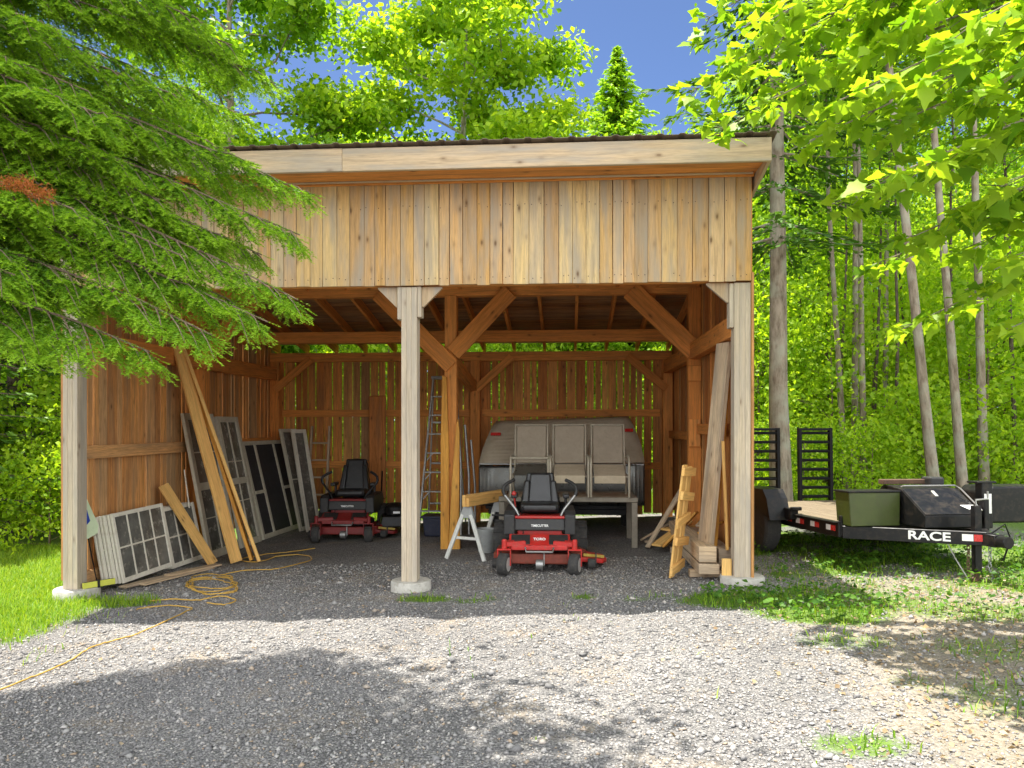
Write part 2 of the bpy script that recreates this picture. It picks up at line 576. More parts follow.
def barkmat(name, c0, c1, scale=5, lichen=None):
    m, t, b = new_mat(name)
    tc = N(t, 'ShaderNodeTexCoord')
    mp = N(t, 'ShaderNodeMapping')
    mp.inputs['Scale'].default_value = (scale * 3, scale * 3, scale * .7)
    t.links.new(tc.outputs['Object'], mp.inputs[0])
    n1 = N(t, 'ShaderNodeTexNoise')
    n1.inputs['Scale'].default_value = 1
    n1.inputs['Detail'].default_value = 8
    n1.inputs['Roughness'].default_value = .7
    t.links.new(mp.outputs[0], n1.inputs['Vector'])
    r_ = ramp(t, [(.32, c0), (.62, c1)], n1.outputs[0])
    c = r_.outputs[0]
    if lichen:
        n2 = N(t, 'ShaderNodeTexNoise')
        n2.inputs['Scale'].default_value = 3
        n2.inputs['Detail'].default_value = 5
        t.links.new(tc.outputs['Object'], n2.inputs['Vector'])
        l_ = ramp(t, [(.48, g(0)), (.62, g(.7))], n2.outputs[0])
        c = mix(t, c, lichen, l_.outputs[0])
    t.links.new(c, b.inputs['Base Color'])
    b.inputs['Roughness'].default_value = .9
    b.inputs['Specular IOR Level'].default_value = .15
    bp = N(t, 'ShaderNodeBump')
    bp.inputs['Strength'].default_value = .6
    bp.inputs['Distance'].default_value = .03
    t.links.new(n1.outputs[0], bp.inputs['Height'])
    t.links.new(bp.outputs[0], b.inputs['Normal'])
    return m


M['bark'] = barkmat('grey_brown_bark', (.10, .075, .05), (.30, .25, .19), 5, (.30, .30, .23))
M['barkpale'] = barkmat('pale_grey_bark', (.17, .15, .12), (.42, .38, .32), 4, (.46, .45, .38))
M['barkdk'] = barkmat('dark_spruce_bark', (.04, .03, .022), (.14, .11, .085), 6)
M['twig'] = barkmat('brown_twig_bark', (.09, .06, .04), (.24, .18, .13), 12)


def text_mesh(body, size, name, mat, parent, loc, rot, extrude=0.002, squash=1.0):
    cu = bpy.data.curves.new(name, 'FONT')
    cu.body = body
    cu.size = size
    cu.align_x = 'CENTER'
    cu.align_y = 'CENTER'
    cu.extrude = extrude
    cu.offset = size * 0.025
    tmp = bpy.data.objects.new('tmp', cu)
    COL.objects.link(tmp)
    bpy.context.view_layer.update()
    dg = bpy.context.evaluated_depsgraph_get()
    me = bpy.data.meshes.new_from_object(tmp.evaluated_get(dg))
    bpy.data.objects.remove(tmp)
    bpy.data.curves.remove(cu)
    me.name = name
    me.materials.clear()
    me.materials.append(mat)
    o = bpy.data.objects.new(name, me)
    link(o, parent)
    o.location = loc
    o.rotation_euler = rot
    o.scale = (squash, 1, 1)
    return o

# ------------------------------------------------------------------ ground
def vnoise(x, y, s=1.0, seed=0):
    x = np.asarray(x, float) * s + seed * 17.31
    y = np.asarray(y, float) * s + seed * 7.77
    xi, yi = np.floor(x), np.floor(y)
    fx, fy = x - xi, y - yi
    fx, fy = fx * fx * (3 - 2 * fx), fy * fy * (3 - 2 * fy)

    def h(a, b):
        v = np.sin(a * 127.1 + b * 311.7) * 43758.5453
        return v - np.floor(v)
    return (h(xi, yi) * (1 - fx) + h(xi + 1, yi) * fx) * (1 - fy) + (h(xi, yi + 1) * (1 - fx) + h(xi + 1, yi + 1) * fx) * fy


def fbm(x, y, s=1.0, seed=0):
    return .5 * vnoise(x, y, s, seed) + .3 * vnoise(x, y, s * 2.1, seed + 1) + .2 * vnoise(x, y, s * 4.7, seed + 2)


def sstep(a, b, x):
    t = np.clip((x - a) / (b - a), 0, 1)
    return t * t * (3 - 2 * t)


XL, XR, YF, YB = -5.12, 1.735, 7.37, 12.87         # outer faces of the shed


def blob(x, y, cx, cy, rx, ry):
    return np.clip(1.25 - np.sqrt(((x - cx) / rx) ** 2 + ((y - cy) / ry) ** 2), 0, 1)


def grass_density(x, y):
    x, y = np.asarray(x, float), np.asarray(y, float)
    n = fbm(x, y, 1.3, 3) - .5
    inside = (x > XL + .05) & (x < XR) & (y > YF - .05) & (y < YB + .25)
    left = sstep(-4.15, -4.75, x + n * .8) * sstep(5.5, 6.1, y + n * .5)
    right = sstep(1.2, 1.9, x + n * .8) * sstep(6.35, 6.9, y + n * .6) * (.25 + .55 * sstep(.42, .6, fbm(x, y, 1.6, 21)))
    beyond = np.maximum(sstep(13.0, 13.4, y), sstep(5.2, 6.5, x) * sstep(3, 5, y))
    d = np.maximum(np.maximum(left, right), beyond * .8)
    for cx, cy, rx, ry, k in ((1.45, 6.75, .55, .35, 1.0), (2.0, 6.25, .6, .4, .9), (2.5, 6.6, .7, .4, .6), (-1.35, 7.02, .3, .16, .9), (-.85, 7.0, .25, .1, .5),
                              (.15, 6.98, .14, .12, .7), (.75, 6.9, .4, .12, .35), (-4.3, 7.1, .35, .2, .8), (1.4, 3.75, .28, .16, .6), (2.0, 4.6, .16, .16, .35), (2.9, 5.2, .5, .3, .4),
                              (3.2, 6.2, .6, .4, .5), (2.55, 4.3, .6, .4, .35), (1.9, 5.45, .4, .25, .4)):
        d = np.maximum(d, k * sstep(0, .7, blob(x, y, cx, cy, rx, ry) + n * .5))
    return np.where(inside, 0, d)


def litter_density(x, y):
    x, y = np.asarray(x, float), np.asarray(y, float)
    n = fbm(x, y, 1.1, 9) - .5
    return sstep(1.0, 2.6, x + n * 1.3) * sstep(8.3, 6.9, y)


def axis(lo, hi, step, far):
    a = list(np.arange(lo, hi + 1e-6, step))
    s, v = step, hi
    while v < far:
        s *= 1.35
        v += s
        a.append(v)
    s, v = step, lo
    while v > -far:
        s *= 1.35
        v -= s
        a.insert(0, v)
    return np.array(a)


def rut(x, y):
    d = 0
    for x0 in (.55, -.85, -2.4, -3.7):
        xc = x0 + .12 * np.sin(y * .9 + x0) + .05 * (y - 7)
        d = d + .022 * np.exp(-((x - xc) / .16) ** 2)
    return d * sstep(8.2, 6.8, y) * (.6 + .8 * fbm(x, y, 1.4, 31))


gx, gy = axis(-9, 7, .09, 420), axis(2.2, 15, .09, 420)
GX, GY = np.meshgrid(gx, gy)
T = np.clip(GX, -7, 5)
GZ = .02 + .038 * T + .03 * (fbm(GX, GY, .9, 5) - .5) * ((GX < XL) | (GX > XR) | (GY < YF) | (GY > YB)) + .012 * (fbm(GX, GY, 4, 6) - .5)
GZ -= rut(GX, GY)
V = np.stack([GX, GY, GZ], -1).reshape(-1, 3)
nx, ny = len(gx), len(gy)
ii = (np.arange(ny - 1)[:, None] * nx + np.arange(nx - 1)[None]).ravel()
Fq = np.stack([ii, ii + 1, ii + nx + 1, ii + nx], 1)


def ground_mat():
    m, t, b = new_mat('gravel_and_soil')
    geo = N(t, 'ShaderNodeNewGeometry')
    P = geo.outputs['Position']
    vo = N(t, 'ShaderNodeTexVoronoi')
    vo.inputs['Scale'].default_value = 70
    t.links.new(P, vo.inputs['Vector'])
    sep = N(t, 'ShaderNodeSeparateColor')
    t.links.new(vo.outputs['Color'], sep.inputs[0])
    gr = ramp(t, [(0, (.19, .186, .18)), (.35, (.25, .243, .235)), (.6, (.30, .29, .28)), (.8, (.36, .345, .325)), (1, (.47, .45, .42))], sep.outputs[0])
    ed = ramp(t, [(.0, g(1)), (.35, g(.92)), (.62, g(.55))], vo.outputs['Distance'])
    c = mix(t, gr.outputs[0], ed.outputs[0], 1, 'MULTIPLY')
    n1 = N(t, 'ShaderNodeTexNoise')
    n1.inputs['Scale'].default_value = 1.6
    n1.inputs['Detail'].default_value = 6
    n1.inputs['Roughness'].default_value = .65
    t.links.new(P, n1.inputs['Vector'])
    n3 = N(t, 'ShaderNodeTexNoise')
    n3.inputs['Scale'].default_value = .55
    n3.inputs['Detail'].default_value = 5
    t.links.new(P, n3.inputs['Vector'])
    pk = ramp(t, [(.35, g(.78)), (.65, g(1.15))], n3.outputs[0])
    c = mix(t, c, pk.outputs[0], 1.0, 'MULTIPLY')
    tn = ramp(t, [(.54, g(0)), (.70, g(.42))], n1.outputs[0])
    c = mix(t, c, (.91, .905, .91), 1.0, 'MULTIPLY')
    c = mix(t, c, (.36, .28, .18), tn.outputs[0])
    # soil under grass and leaf litter
    n2 = N(t, 'ShaderNodeTexNoise')
    n2.inputs['Scale'].default_value = 28
    n2.inputs['Detail'].default_value = 7
    n2.inputs['Roughness'].default_value = .75
    t.links.new(P, n2.inputs['Vector'])
    soil = ramp(t, [(.3, (.12, .095, .06)), (.5, (.24, .20, .14)), (.7, (.36, .31, .23))], n2.outputs[0])
    green = ramp(t, [(.3, (0.042, 0.084, 0.011)), (.55, (0.112, 0.196, 0.021)), (.75, (0.210, 0.280, 0.042))], n2.outputs[0])
    a1 = N(t, 'ShaderNodeAttribute', attribute_name='litter')
    a2 = N(t, 'ShaderNodeAttribute', attribute_name='grassy')
    nz = math_(t, 'MULTIPLY_ADD', n2.outputs[0], .9, -.45)
    f1 = ramp(t, [(.3, g(0)), (.8, g(.7))], math_(t, 'ADD', a1.outputs['Fac'], nz))
    f2 = ramp(t, [(.2, g(0)), (.6, g(.9))], math_(t, 'ADD', a2.outputs['Fac'], nz))
    c = mix(t, c, soil.outputs[0], f1.outputs[0])
    c = mix(t, c, green.outputs[0], f2.outputs[0])
    t.links.new(c, b.inputs['Base Color'])
    b.inputs['Roughness'].default_value = .95
    b.inputs['Specular IOR Level'].default_value = .15
    h = math_(t, 'ADD', math_(t, 'MULTIPLY', vo.outputs['Distance'], -1.0), math_(t, 'MULTIPLY', n2.outputs[0], .5))
    bp = N(t, 'ShaderNodeBump')
    bp.inputs['Strength'].default_value = .8
    bp.inputs['Distance'].default_value = .012
    t.links.new(h, bp.inputs['Height'])
    t.links.new(bp.outputs[0], b.inputs['Normal'])
    return m


ground = np_object('ground', V, Fq, ground_mat(), smooth=True)
tag(ground, 'gravel yard with leaf litter and soil running into the woods', 'ground', kind='structure')
for nm, fn in (('grassy', grass_density), ('litter', litter_density)):
    a = ground.data.attributes.new(nm, 'FLOAT', 'POINT')
    a.data.foreach_set('value', fn(GX, GY).ravel().astype(np.float32))


def ground_z(x, y):
    x, y = np.asarray(x, float), np.asarray(y, float)
    t = np.clip(x, -7, 5)
    out = (x < XL) | (x > XR) | (y < YF) | (y > YB)
    return .02 + .038 * t + .03 * (fbm(x, y, .9, 5) - .5) * out + .012 * (fbm(x, y, 4, 6) - .5) - rut(x, y)


def in_view(x, y, m=40):
    d = -SY * x + CY * y
    r_ = CY * x + SY * y
    px = 512 + F_PX * r_ / np.maximum(d, .1)
    return (px > -m) & (px < 1024 + m) & (d > 3.2)


# crushed stones
K = 150000
sx, sy = RNG.uniform(-5.2, 4.2, K), RNG.uniform(3.2, 9.0, K)
keep = in_view(sx, sy) & (RNG.random(K) > np.maximum(grass_density(sx, sy) * 1.1, litter_density(sx, sy) * .75)) & (RNG.random(K) < np.clip(1.3 - (sy - 3.2) / 6.5, .25, 1))
sx, sy = sx[keep], sy[keep]
K = len(sx)
octv = np.array([(1, 0, 0), (0, 1, 0), (-1, 0, 0), (0, -1, 0), (0, 0, 1), (0, 0, -1)], float)
octf = np.array([(0, 1, 4), (1, 2, 4), (2, 3, 4), (3, 0, 4), (1, 0, 5), (2, 1, 5), (3, 2, 5), (0, 3, 5)])
rad = np.exp(RNG.normal(-4.97, .46, K))
vv = octv[None] * RNG.uniform(.55, 1.3, (K, 6, 1)) + RNG.normal(0, .18, (K, 6, 3))
vv *= rad[:, None, None] * np.stack([np.ones(K), RNG.uniform(.6, 1.1, K), RNG.uniform(.4, .8, K)], 1)[:, None]
an = RNG.uniform(0, 6.28, K)
ca, sa = np.cos(an)[:, None], np.sin(an)[:, None]
X = vv[..., 0] * ca - vv[..., 1] * sa + sx[:, None]
Y = vv[..., 0] * sa + vv[..., 1] * ca + sy[:, None]
Z = vv[..., 2] + ground_z(sx, sy)[:, None] + rad[:, None] * .25
VS = np.stack([X, Y, Z], -1).reshape(-1, 3)
FS = (octf[None] + (np.arange(K) * 6)[:, None, None]).reshape(-1, 3)
tones = np.repeat(RNG.random(K), 8)


def stone_mat():
    m, t, b = new_mat('crushed_stone')
    tone = N(t, 'ShaderNodeAttribute', attribute_name='tone')
    r_ = ramp(t, [(0, (.16, .156, .152)), (.4, (.25, .243, .235)), (.7, (.33, .32, .30)), (.86, (.42, .40, .37)), (.95, (.36, .27, .18)), (1, (.58, .56, .52))], tone.outputs['Fac'])
    c = mix(t, r_.outputs[0], (.91, .905, .91), 1.0, 'MULTIPLY')
    t.links.new(c, b.inputs['Base Color'])
    b.inputs['Roughness'].default_value = .9
    b.inputs['Specular IOR Level'].default_value = .2
    return m


st = np_object('gravel', VS, FS, stone_mat(), tones)
tag(st, 'loose grey crushed gravel spread over the yard', 'gravel', kind='stuff')


# ------------------------------------------------------------------ grass, weeds, leaf litter
def blades(name, pts, hmin, hmax, wid, mat, lean=.5):
    n = len(pts)
    x, y = pts[:, 0], pts[:, 1]
    z = ground_z(x, y)
    a = RNG.uniform(0, 6.28, n)
    h = RNG.uniform(hmin, hmax, n)
    w = wid * RNG.uniform(.6, 1.3, n)
    ln = RNG.uniform(.1, lean, n) * h
    dx, dy = np.cos(a), np.sin(a)
    b_ = RNG.uniform(-.6, .6, n)
    wx, wy = -np.sin(a + b_), np.cos(a + b_)
    P0 = np.stack([x - wx * w, y - wy * w, z - .01], -1)
    P1 = np.stack([x + wx * w, y + wy * w, z - .01], -1)
    P2 = np.stack([x + dx * ln * .35 + wx * w * .8, y + dy * ln * .35 + wy * w * .8, z + h * .6], -1)
    P3 = np.stack([x + dx * ln * .35 - wx * w * .8, y + dy * ln * .35 - wy * w * .8, z + h * .6], -1)
    P4 = np.stack([x + dx * ln * 1.2, y + dy * ln * 1.2, z + h * RNG.uniform(.75, 1.0, n)], -1)
    Vv = np.stack([P0, P1, P2, P3, P4], 1).reshape(-1, 3)
    k = np.arange(n)[:, None] * 5
    Ff = np.concatenate([k + np.array([[0, 1, 2]]), k + np.array([[0, 2, 3]]), k + np.array([[3, 2, 4]])], 1).reshape(-1, 3)
    return np_object(name, Vv, Ff, mat, np.repeat(RNG.random(n), 3))


def scatter(n, x0, x1, y0, y1, dens, view=True):
    x, y = RNG.uniform(x0, x1, n), RNG.uniform(y0, y1, n)
    k = RNG.random(n) < dens(x, y)
    if view:
        k &= in_view(x, y, 420)
    return np.stack([x[k], y[k]], 1)


gl = blades('lawn_grass', scatter(80000, -9, -3.8, 5.2, 11, grass_density), .03, .11, .0035, M['grass'], .9)
tag(gl, 'bright sunlit grass left of the shed', 'grass', kind='stuff')
gr_ = blades('weedy_grass', scatter(70000, -2, 6.5, 3.3, 10, lambda x, y: grass_density(x, y) ** 1.3 * .8), .02, .085, .0038, M['grass'], 1.3)
tag(gr_, 'patchy grass and weeds round the trailer and the right post', 'grass', kind='stuff')
gb = blades('meadow_grass', scatter(70000, -16, 14, 13.1, 24, lambda x, y: np.ones_like(x)), .10, .40, .008, M['grass'], .8)
tag(gb, 'tall sunlit undergrowth seen through the gap below the back wall', 'undergrowth', kind='stuff')


def leaves_flat(name, pts, size, mat, zlo=0.0, zhi=.02, tilt=.5, kind='stuff', parent=None):
    n = len(pts)
    x, y = pts[:, 0], pts[:, 1]
    z = ground_z(x, y) + RNG.uniform(zlo, zhi, n)
    a = RNG.uniform(0, 6.28, n)
    L = size * RNG.uniform(.5, 1.3, n)
    nrm = np.stack([RNG.normal(0, tilt, n), RNG.normal(0, tilt, n), np.ones(n)], -1)
    nrm /= np.linalg.norm(nrm, axis=1)[:, None]
    u = np.stack([np.cos(a), np.sin(a), np.zeros(n)], -1)
    u -= nrm * (u * nrm).sum(1)[:, None]
    v = np.cross(nrm, u)
    c = np.stack([x, y, z], -1)
    Lq, w = L[:, None], (L * RNG.uniform(.25, .5, n))[:, None]
    Vv = np.stack([c - u * Lq * .5, c + v * w - u * Lq * .05 + nrm * w * .3, c + u * Lq * .5, c - v * w - u * Lq * .05 + nrm * w * .3], 1).reshape(-1, 3)
    k = np.arange(n)[:, None] * 4
    Ff = np.concatenate([k + np.array([[0, 1, 2]]), k + np.array([[0, 2, 3]])], 1).reshape(-1, 3)
    o = np_object(name, Vv, Ff, mat, np.repeat(RNG.random(n), 2), parent)
    return o


lt = leaves_flat('dry_leaves', scatter(26000, -5, 5, 3.2, 8.2, lambda x, y: litter_density(x, y) * .6 + .008), .034, M['litter'])
tag(lt, 'dry tan leaves and bark scraps strewn on the ground right of the gravel', 'leaf litter', kind='stuff')
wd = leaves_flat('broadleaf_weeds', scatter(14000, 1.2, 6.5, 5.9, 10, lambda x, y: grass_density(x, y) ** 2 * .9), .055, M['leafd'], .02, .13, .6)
tag(wd, 'low broad leaved weeds under and around the black trailer', 'weeds', kind='stuff')

# ------------------------------------------------------------------ the shed
shed = thing('timber_shed', 'open fronted timber shed with plank walls and a lean to roof, machines stored inside', 'shed', (0, 0, 0))
XM, YM = -1.555, 10.1
SL = .183


def roof_z(y):                                   # underside of the roof boards
    return 4.13 - SL * (y - 6.87)


# footings
for fx, fr, dz in ((XL + .09, .22, .10), (XM, .20, .10), (XR - .06, .21, .07)):
    z0 = zg(fx, YF)
    b_ = MB()
    b_.lathe([(fr * .98, z0 - .25), (fr, z0 - .02), (fr * .99, z0 + dz - .012), (fr * .95, z0 + dz)], (fx, YF + .09, 0), n=28)
    b_.build('footing', M['concrete'], shed, smooth=35)
PT = .155
# front posts: three boards laminated
for fx in (XL + PT / 2, XM, XR - PT / 2):
    z0 = zg(fx, YF) + (.10 if fx < 1 else .07)
    b_ = MB()
    for k in range(3):
        b_.box((fx + (k - 1) * PT / 3, YF + PT / 2, (z0 + 2.955) / 2), (PT / 3 - .0008, PT, 2.955 - z0), tone=random.random())
    b_.build('front_post', M['post'], shed, bevel=.002)
# post cheek plates and knee braces under the header
b_ = MB()
b_.box((XM - PT / 2 - .022, YF + .07, 2.80), (.04, .13, .32)).box((XM + PT / 2 + .022, YF + .07, 2.81), (.04, .13, .30))
b_.build('post_cheek', M['post'], shed, bevel=.004)
for sx_ in (-1, 1):
    b_ = MB()
    b_.prism([(0, 0), (0, -.20), (.015 * sx_, -.20), (.20 * sx_, -.015), (.20 * sx_, 0)], .045, (XM + sx_ * (PT / 2 + .044), YF + .06, 2.962), Matrix.Rotation(R(90), 3, 'X'))
    b_.build('gusset', M['fascia'], shed, bevel=.003)
b_ = MB()
b_.prism([(0, 0), (0, -.19), (-.015, -.19), (-.21, -.015), (-.21, 0)], .045, (XR - PT - .044, YF + .06, 2.962), Matrix.Rotation(R(90), 3, 'X'))
b_.build('gusset', M['fascia'], shed, bevel=.003)
b_ = MB()
b_.box((XR - PT - .022, YF + .07, 2.74), (.04, .13, .42))
b_.build('post_cheek', M['post'], shed, bevel=.004)

# header behind the front boards
b_ = MB()
b_.box(((XL + XR) / 2, YF + .07, 3.04), (XR - XL - .02, .14, .13))
b_.box(((XL + XR) / 2, YF + .07, 3.74), (XR - XL - .02, .12, .16))
b_.build('header_beam', M['beam'], shed, bevel=.005)

# front siding: vertical boards
rs = random.Random(5)
b_, nl = MB(), MB()
x = XL - .01
while x < XR - .05:
    w = rs.choice([.105, .125, .13, .14, .145, .15, .17])
    if x + w > XR - .04:
        w = XR - x
    lo = 2.965 + rs.uniform(-.006, .006)
    dp = rs.uniform(0, .006)
    b_.box((x + w / 2, YF - .013 - dp, (lo + 3.975) / 2), (w - rs.choice([.002, .003, .004, .007]), .024, 3.975 - lo), Matrix.Rotation(R(rs.uniform(-.15, .15)), 3, 'Y'), tone=rs.random())
    for zz in (3.03, 3.73):
        for q in (.25, .75):
            if rs.random() < .3:
                continue
            xq, zq = x + w * q + rs.uniform(-.014, .014), zz + rs.uniform(-.018, .018)
            nl.tube([(xq, YF - .024 - dp, zq), (xq, YF - .0285 - dp, zq)], .005, 6)
    x += w
sd = b_.build('front_siding', M['facade'], shed, bevel=.0025)
nl.build('nail_heads', M['nail'], sd)
b_ = MB()
b_.box(((XL + XR) / 2, YF - .075, 3.972), (XR - XL + .01, .02, .016))
b_.build('frieze_board', M['fascia'], shed, bevel=.003)

# back wall boards with gaps, left and right walls
def wall_boards(name, mat, along, fixed, a0, a1, z0, z1f, seed, gaps, groups=True):
    r_ = random.Random(seed)
    b = MB()
    a = a0
    while a < a1:
        w = r_.choice([.10, .12, .14, .15, .17, .19])
        w = min(w, a1 - a)
        if w < .02:
            break
        gap = r_.choice(gaps)
        zz = z0 + r_.uniform(-.05, .04)
        z1 = z1f(a + w / 2)
        off = r_.uniform(-.008, .008)
        if along == 'x':
            b.box((a + w / 2, fixed + off, (zz + z1) / 2), (w - gap, .022, z1 - zz), Matrix.Rotation(R(r_.uniform(-.25, .25)), 3, 'Y'), tone=r_.random())
        else:
            b.box((fixed + off, a + w / 2, (zz + z1) / 2), (.022, w - gap, z1 - zz), Matrix.Rotation(R(r_.uniform(-.25, .25)), 3, 'X'), tone=r_.random())
        a += w
    return b.build(name, mat, shed)


wall_boards('back_wall', M['inner'], 'x', YB, XL, XR, .13, lambda a: 2.84, 3, [.004, .006, .010, .014, .018, .024, .032])
wall_boards('side_wall', M['innerg'], 'y', XL - .012, YF + .01, YB - .01, -.02, lambda a: roof_z(a) - .05, 8, [.003, .004, .006, .008, .012, .018])
wall_boards('side_wall', M['inner'], 'y', XR + .012, YF + .02, YB - .01, .16, lambda a: roof_z(a) - .05, 9, [.003, .004, .006, .008])

# posts of the middle and back frames
def beam(name, p0, p1, w, h, mat='beam', up=(0, 0, 1)):
    b = MB()
    b.bar(p0, p1, w, h, up)
    return b.build(name, M[mat], shed, bevel=.005)


for fx in (XL + .10, XM, XR - .09):
    beam('middle_post', (fx, YM, zg(fx, YM) - .02), (fx, YM, 3.33 if fx == XM else roof_z(YM) - .15), .16, .16, 'beam' if fx != XM else 'beam', (0, 1, 0))
    beam('back_post', (fx, YB - .10, zg(fx, YB) - .02), (fx, YB - .10, 2.68), .16, .16, 'beam', (0, 1, 0))
# tie beams and plates
beam('middle_plate', (XL + .02, YM + .01, 3.40), (XR - .02, YM + .01, 3.40), .15, .16)
beam('back_plate', (XL + .02, YB - .10, 2.755), (XR - .02, YB - .10, 2.755), .15, .15)
beam('purlin', (XL + .02, 11.5, 2.945), (XR - .02, 11.5, 2.945), .12, .17)
for fx, zz in ((XL + .10, 2.47), (XR - .10, 2.56)):
    beam('wall_girt', (fx, YF + .14, zz), (fx, YB - .19, zz), .12, .21)
# big braces in the middle frame
beam('brace', (XM - .97, YM - .10, 3.36), (XM + .02, YM - .10, 2.38), .05, .22, up=(.7, 0, .7))
beam('brace', (XM + .04, YM - .112, 2.55), (XM + .80, YM - .112, 3.36), .05, .22, up=(-.7, 0, .7))
beam('brace', (XR - .92, YM - .10, 3.36), (XR - .10, YM - .10, 2.56), .05, .26, up=(.7, 0, .7))
beam('brace', (XL + .10, YM - .10, 2.42), (XL + .90, YM - .10, 3.36), .05, .24, up=(-.7, 0, .7))
# back frame braces
for p, q in (((XL + .12, 2.2), (XL + .75, 2.72)), ((XM + .02, 2.2), (XM + .62, 2.74)), ((XM - .02, 2.2), (XM - .62, 2.74)), ((XR - .75, 2.74), (XR - .12, 2.2))):
    beam('brace', (p[0], YB - .20, p[1]), (q[0], YB - .20, q[1]), .045, .13)
beam('brace', (XM - .01, YM + .14, 2.5), (XM - .01, YB - .3, 2.25), .1, .16)
# horizontal rails
beam('wall_rail', (XL + .05, YF + .16, 1.31), (XL + .05, YM - .1, 1.31), .05, .14, 'innerg')
beam('wall_rail', (XL + .05, YM + .1, 1.33), (XL + .05, YB - .2, 1.33), .05, .12)
beam('wall_rail', (XR - .05, YF + .16, 1.55), (XR - .05, YM - .1, 1.55), .05, .13)
beam('wall_rail', (XR - .05, YM + .1, 1.45), (XR - .05, YB - .2, 1.45), .05, .12)
for zz in (1.80, .92):
    beam('wall_rail', (XL + .2, YB - .045, zz), (XM - .1, YB - .045, zz), .05, .12)
    beam('wall_rail', (XM + .1, YB - .045, zz), (XR - .2, YB - .045, zz), .05, .12)
beam('sill_board', (XL + .06, YF + .17, zg(XL, 8) + .13), (XL + .06, 8.55, zg(XL, 8) + .15), .045, .20, 'innerg')
for c_, s_ in (((XR - .10, YM - .11, 2.27), (.17, .05, .20)), ((XR - .10, YM - .11, 1.5), (.15, .05, .36))):
    b_ = MB()
    b_.box(c_, s_)
    b_.build('post_block', M['beam'], shed, bevel=.005)
# split slabs on the centre post
b_ = MB()
b_.prism([(-.07, -.02), (.03, -.02), (.045, .3), (.04, 1.4), (.01, 2.27), (-.05, 2.30), (-.07, 1.4)], .05, (XM - .055, YM - .115, zg(XM, YM)), Matrix.Rotation(R(90), 3, 'X'))
b_.prism([(-.09, -.02), (.07, -.02), (.055, .5), (.06, 1.55), (.045, 1.72), (.02, 1.66), (-.04, .9)], .06, (XM + .07, YM - .135, zg(XM, YM)), Matrix.Rotation(R(90), 3, 'X'))
b_.build('split_slab', M['slab'], shed, bevel=.006)

# roof: rafters, sheathing boards, metal sheet, fascia, rake
ang = math.atan(SL)
rx = [XL + .05 + k * (XR - XL - .1) / 13 for k in range(14)]
y0, y1 = 7.40, 13.08
for xx in rx:
    b_ = MB()
    b_.bar((xx, y0, roof_z(y0) - .075), (xx, y1, roof_z(y1) - .075), .042, .14)
    b_.build('rafter', M['beam'], shed)
b_ = MB()
b_.box(((XL + XR) / 2, 7.125, 3.99), (XR - XL + .08, .44, .016))
b_.build('soffit', M['inner'], shed)
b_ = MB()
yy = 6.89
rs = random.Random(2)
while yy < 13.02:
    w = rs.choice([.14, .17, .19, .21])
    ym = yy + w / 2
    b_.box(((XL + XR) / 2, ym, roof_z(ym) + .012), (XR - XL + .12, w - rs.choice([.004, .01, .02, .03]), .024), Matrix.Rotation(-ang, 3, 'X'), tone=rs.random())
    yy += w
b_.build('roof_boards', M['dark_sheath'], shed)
# ribbed metal sheet
nw = 36
prof = []
wx = (XR - XL + .20) / nw
for k in range(nw):
    xx = XL - .10 + k * wx
    prof += [(xx, 0), (xx + wx * .62, 0), (xx + wx * .72, .012), (xx + wx * .90, .012)]
prof.append((XL - .10 + nw * wx, 0))
vs_, fs_ = [], []
for yq in (6.82, 13.12):
    for up in (.0, .004):
        for (px_, pz_) in prof:
            vs_.append((px_, yq, roof_z(yq) + .032 + pz_ + up))
n = len(prof)
for k in range(n - 1):
    fs_ += [(k, k + 1, 2 * n + k + 1, 2 * n + k), (n + k, 3 * n + k, 3 * n + k + 1, n + k + 1), (k, n + k, n + k + 1, k + 1)]
b_ = MB()
b_.add(vs_, fs_)
b_.build('roof_sheet', M['roofmetal'], shed)
b_ = MB()
xs = XL + 3.05
b_.box(((XL - .08 + xs) / 2, 6.875, 4.040), (xs - XL + .08 - .004, .04, .21)).box(((xs + XR + .06) / 2, 6.875, 4.038), (XR + .06 - xs, .04, .21))
b_.build('fascia', M['fascia'], shed, bevel=.004)
b_ = MB()
b_.box(((XL + XR) / 2, 7.322, 3.962), (XR - XL + .04, .022, .03))
b_.build('fascia_batten', M['beam'], shed, bevel=.004)
for xx in (XL - .055, XR + .045):
    b_ = MB()
    b_.bar((xx, 6.90, roof_z(6.90) - .10), (xx, 13.08, roof_z(13.08) - .10), .03, .19)
    b_.build('rake_board', M['fascia'], shed, bevel=.003)
# right corner board beside the post
b_ = MB()
b_.box((XR + .014, YF + .05, 1.55 + .05), (.024, .14, 2.9))
b_.build('corner_board', M['inner'], shed, bevel=.003)

# ------------------------------------------------------------------ trees
def norm(a):
    return a / np.maximum(np.linalg.norm(a, axis=-1, keepdims=True), 1e-9)


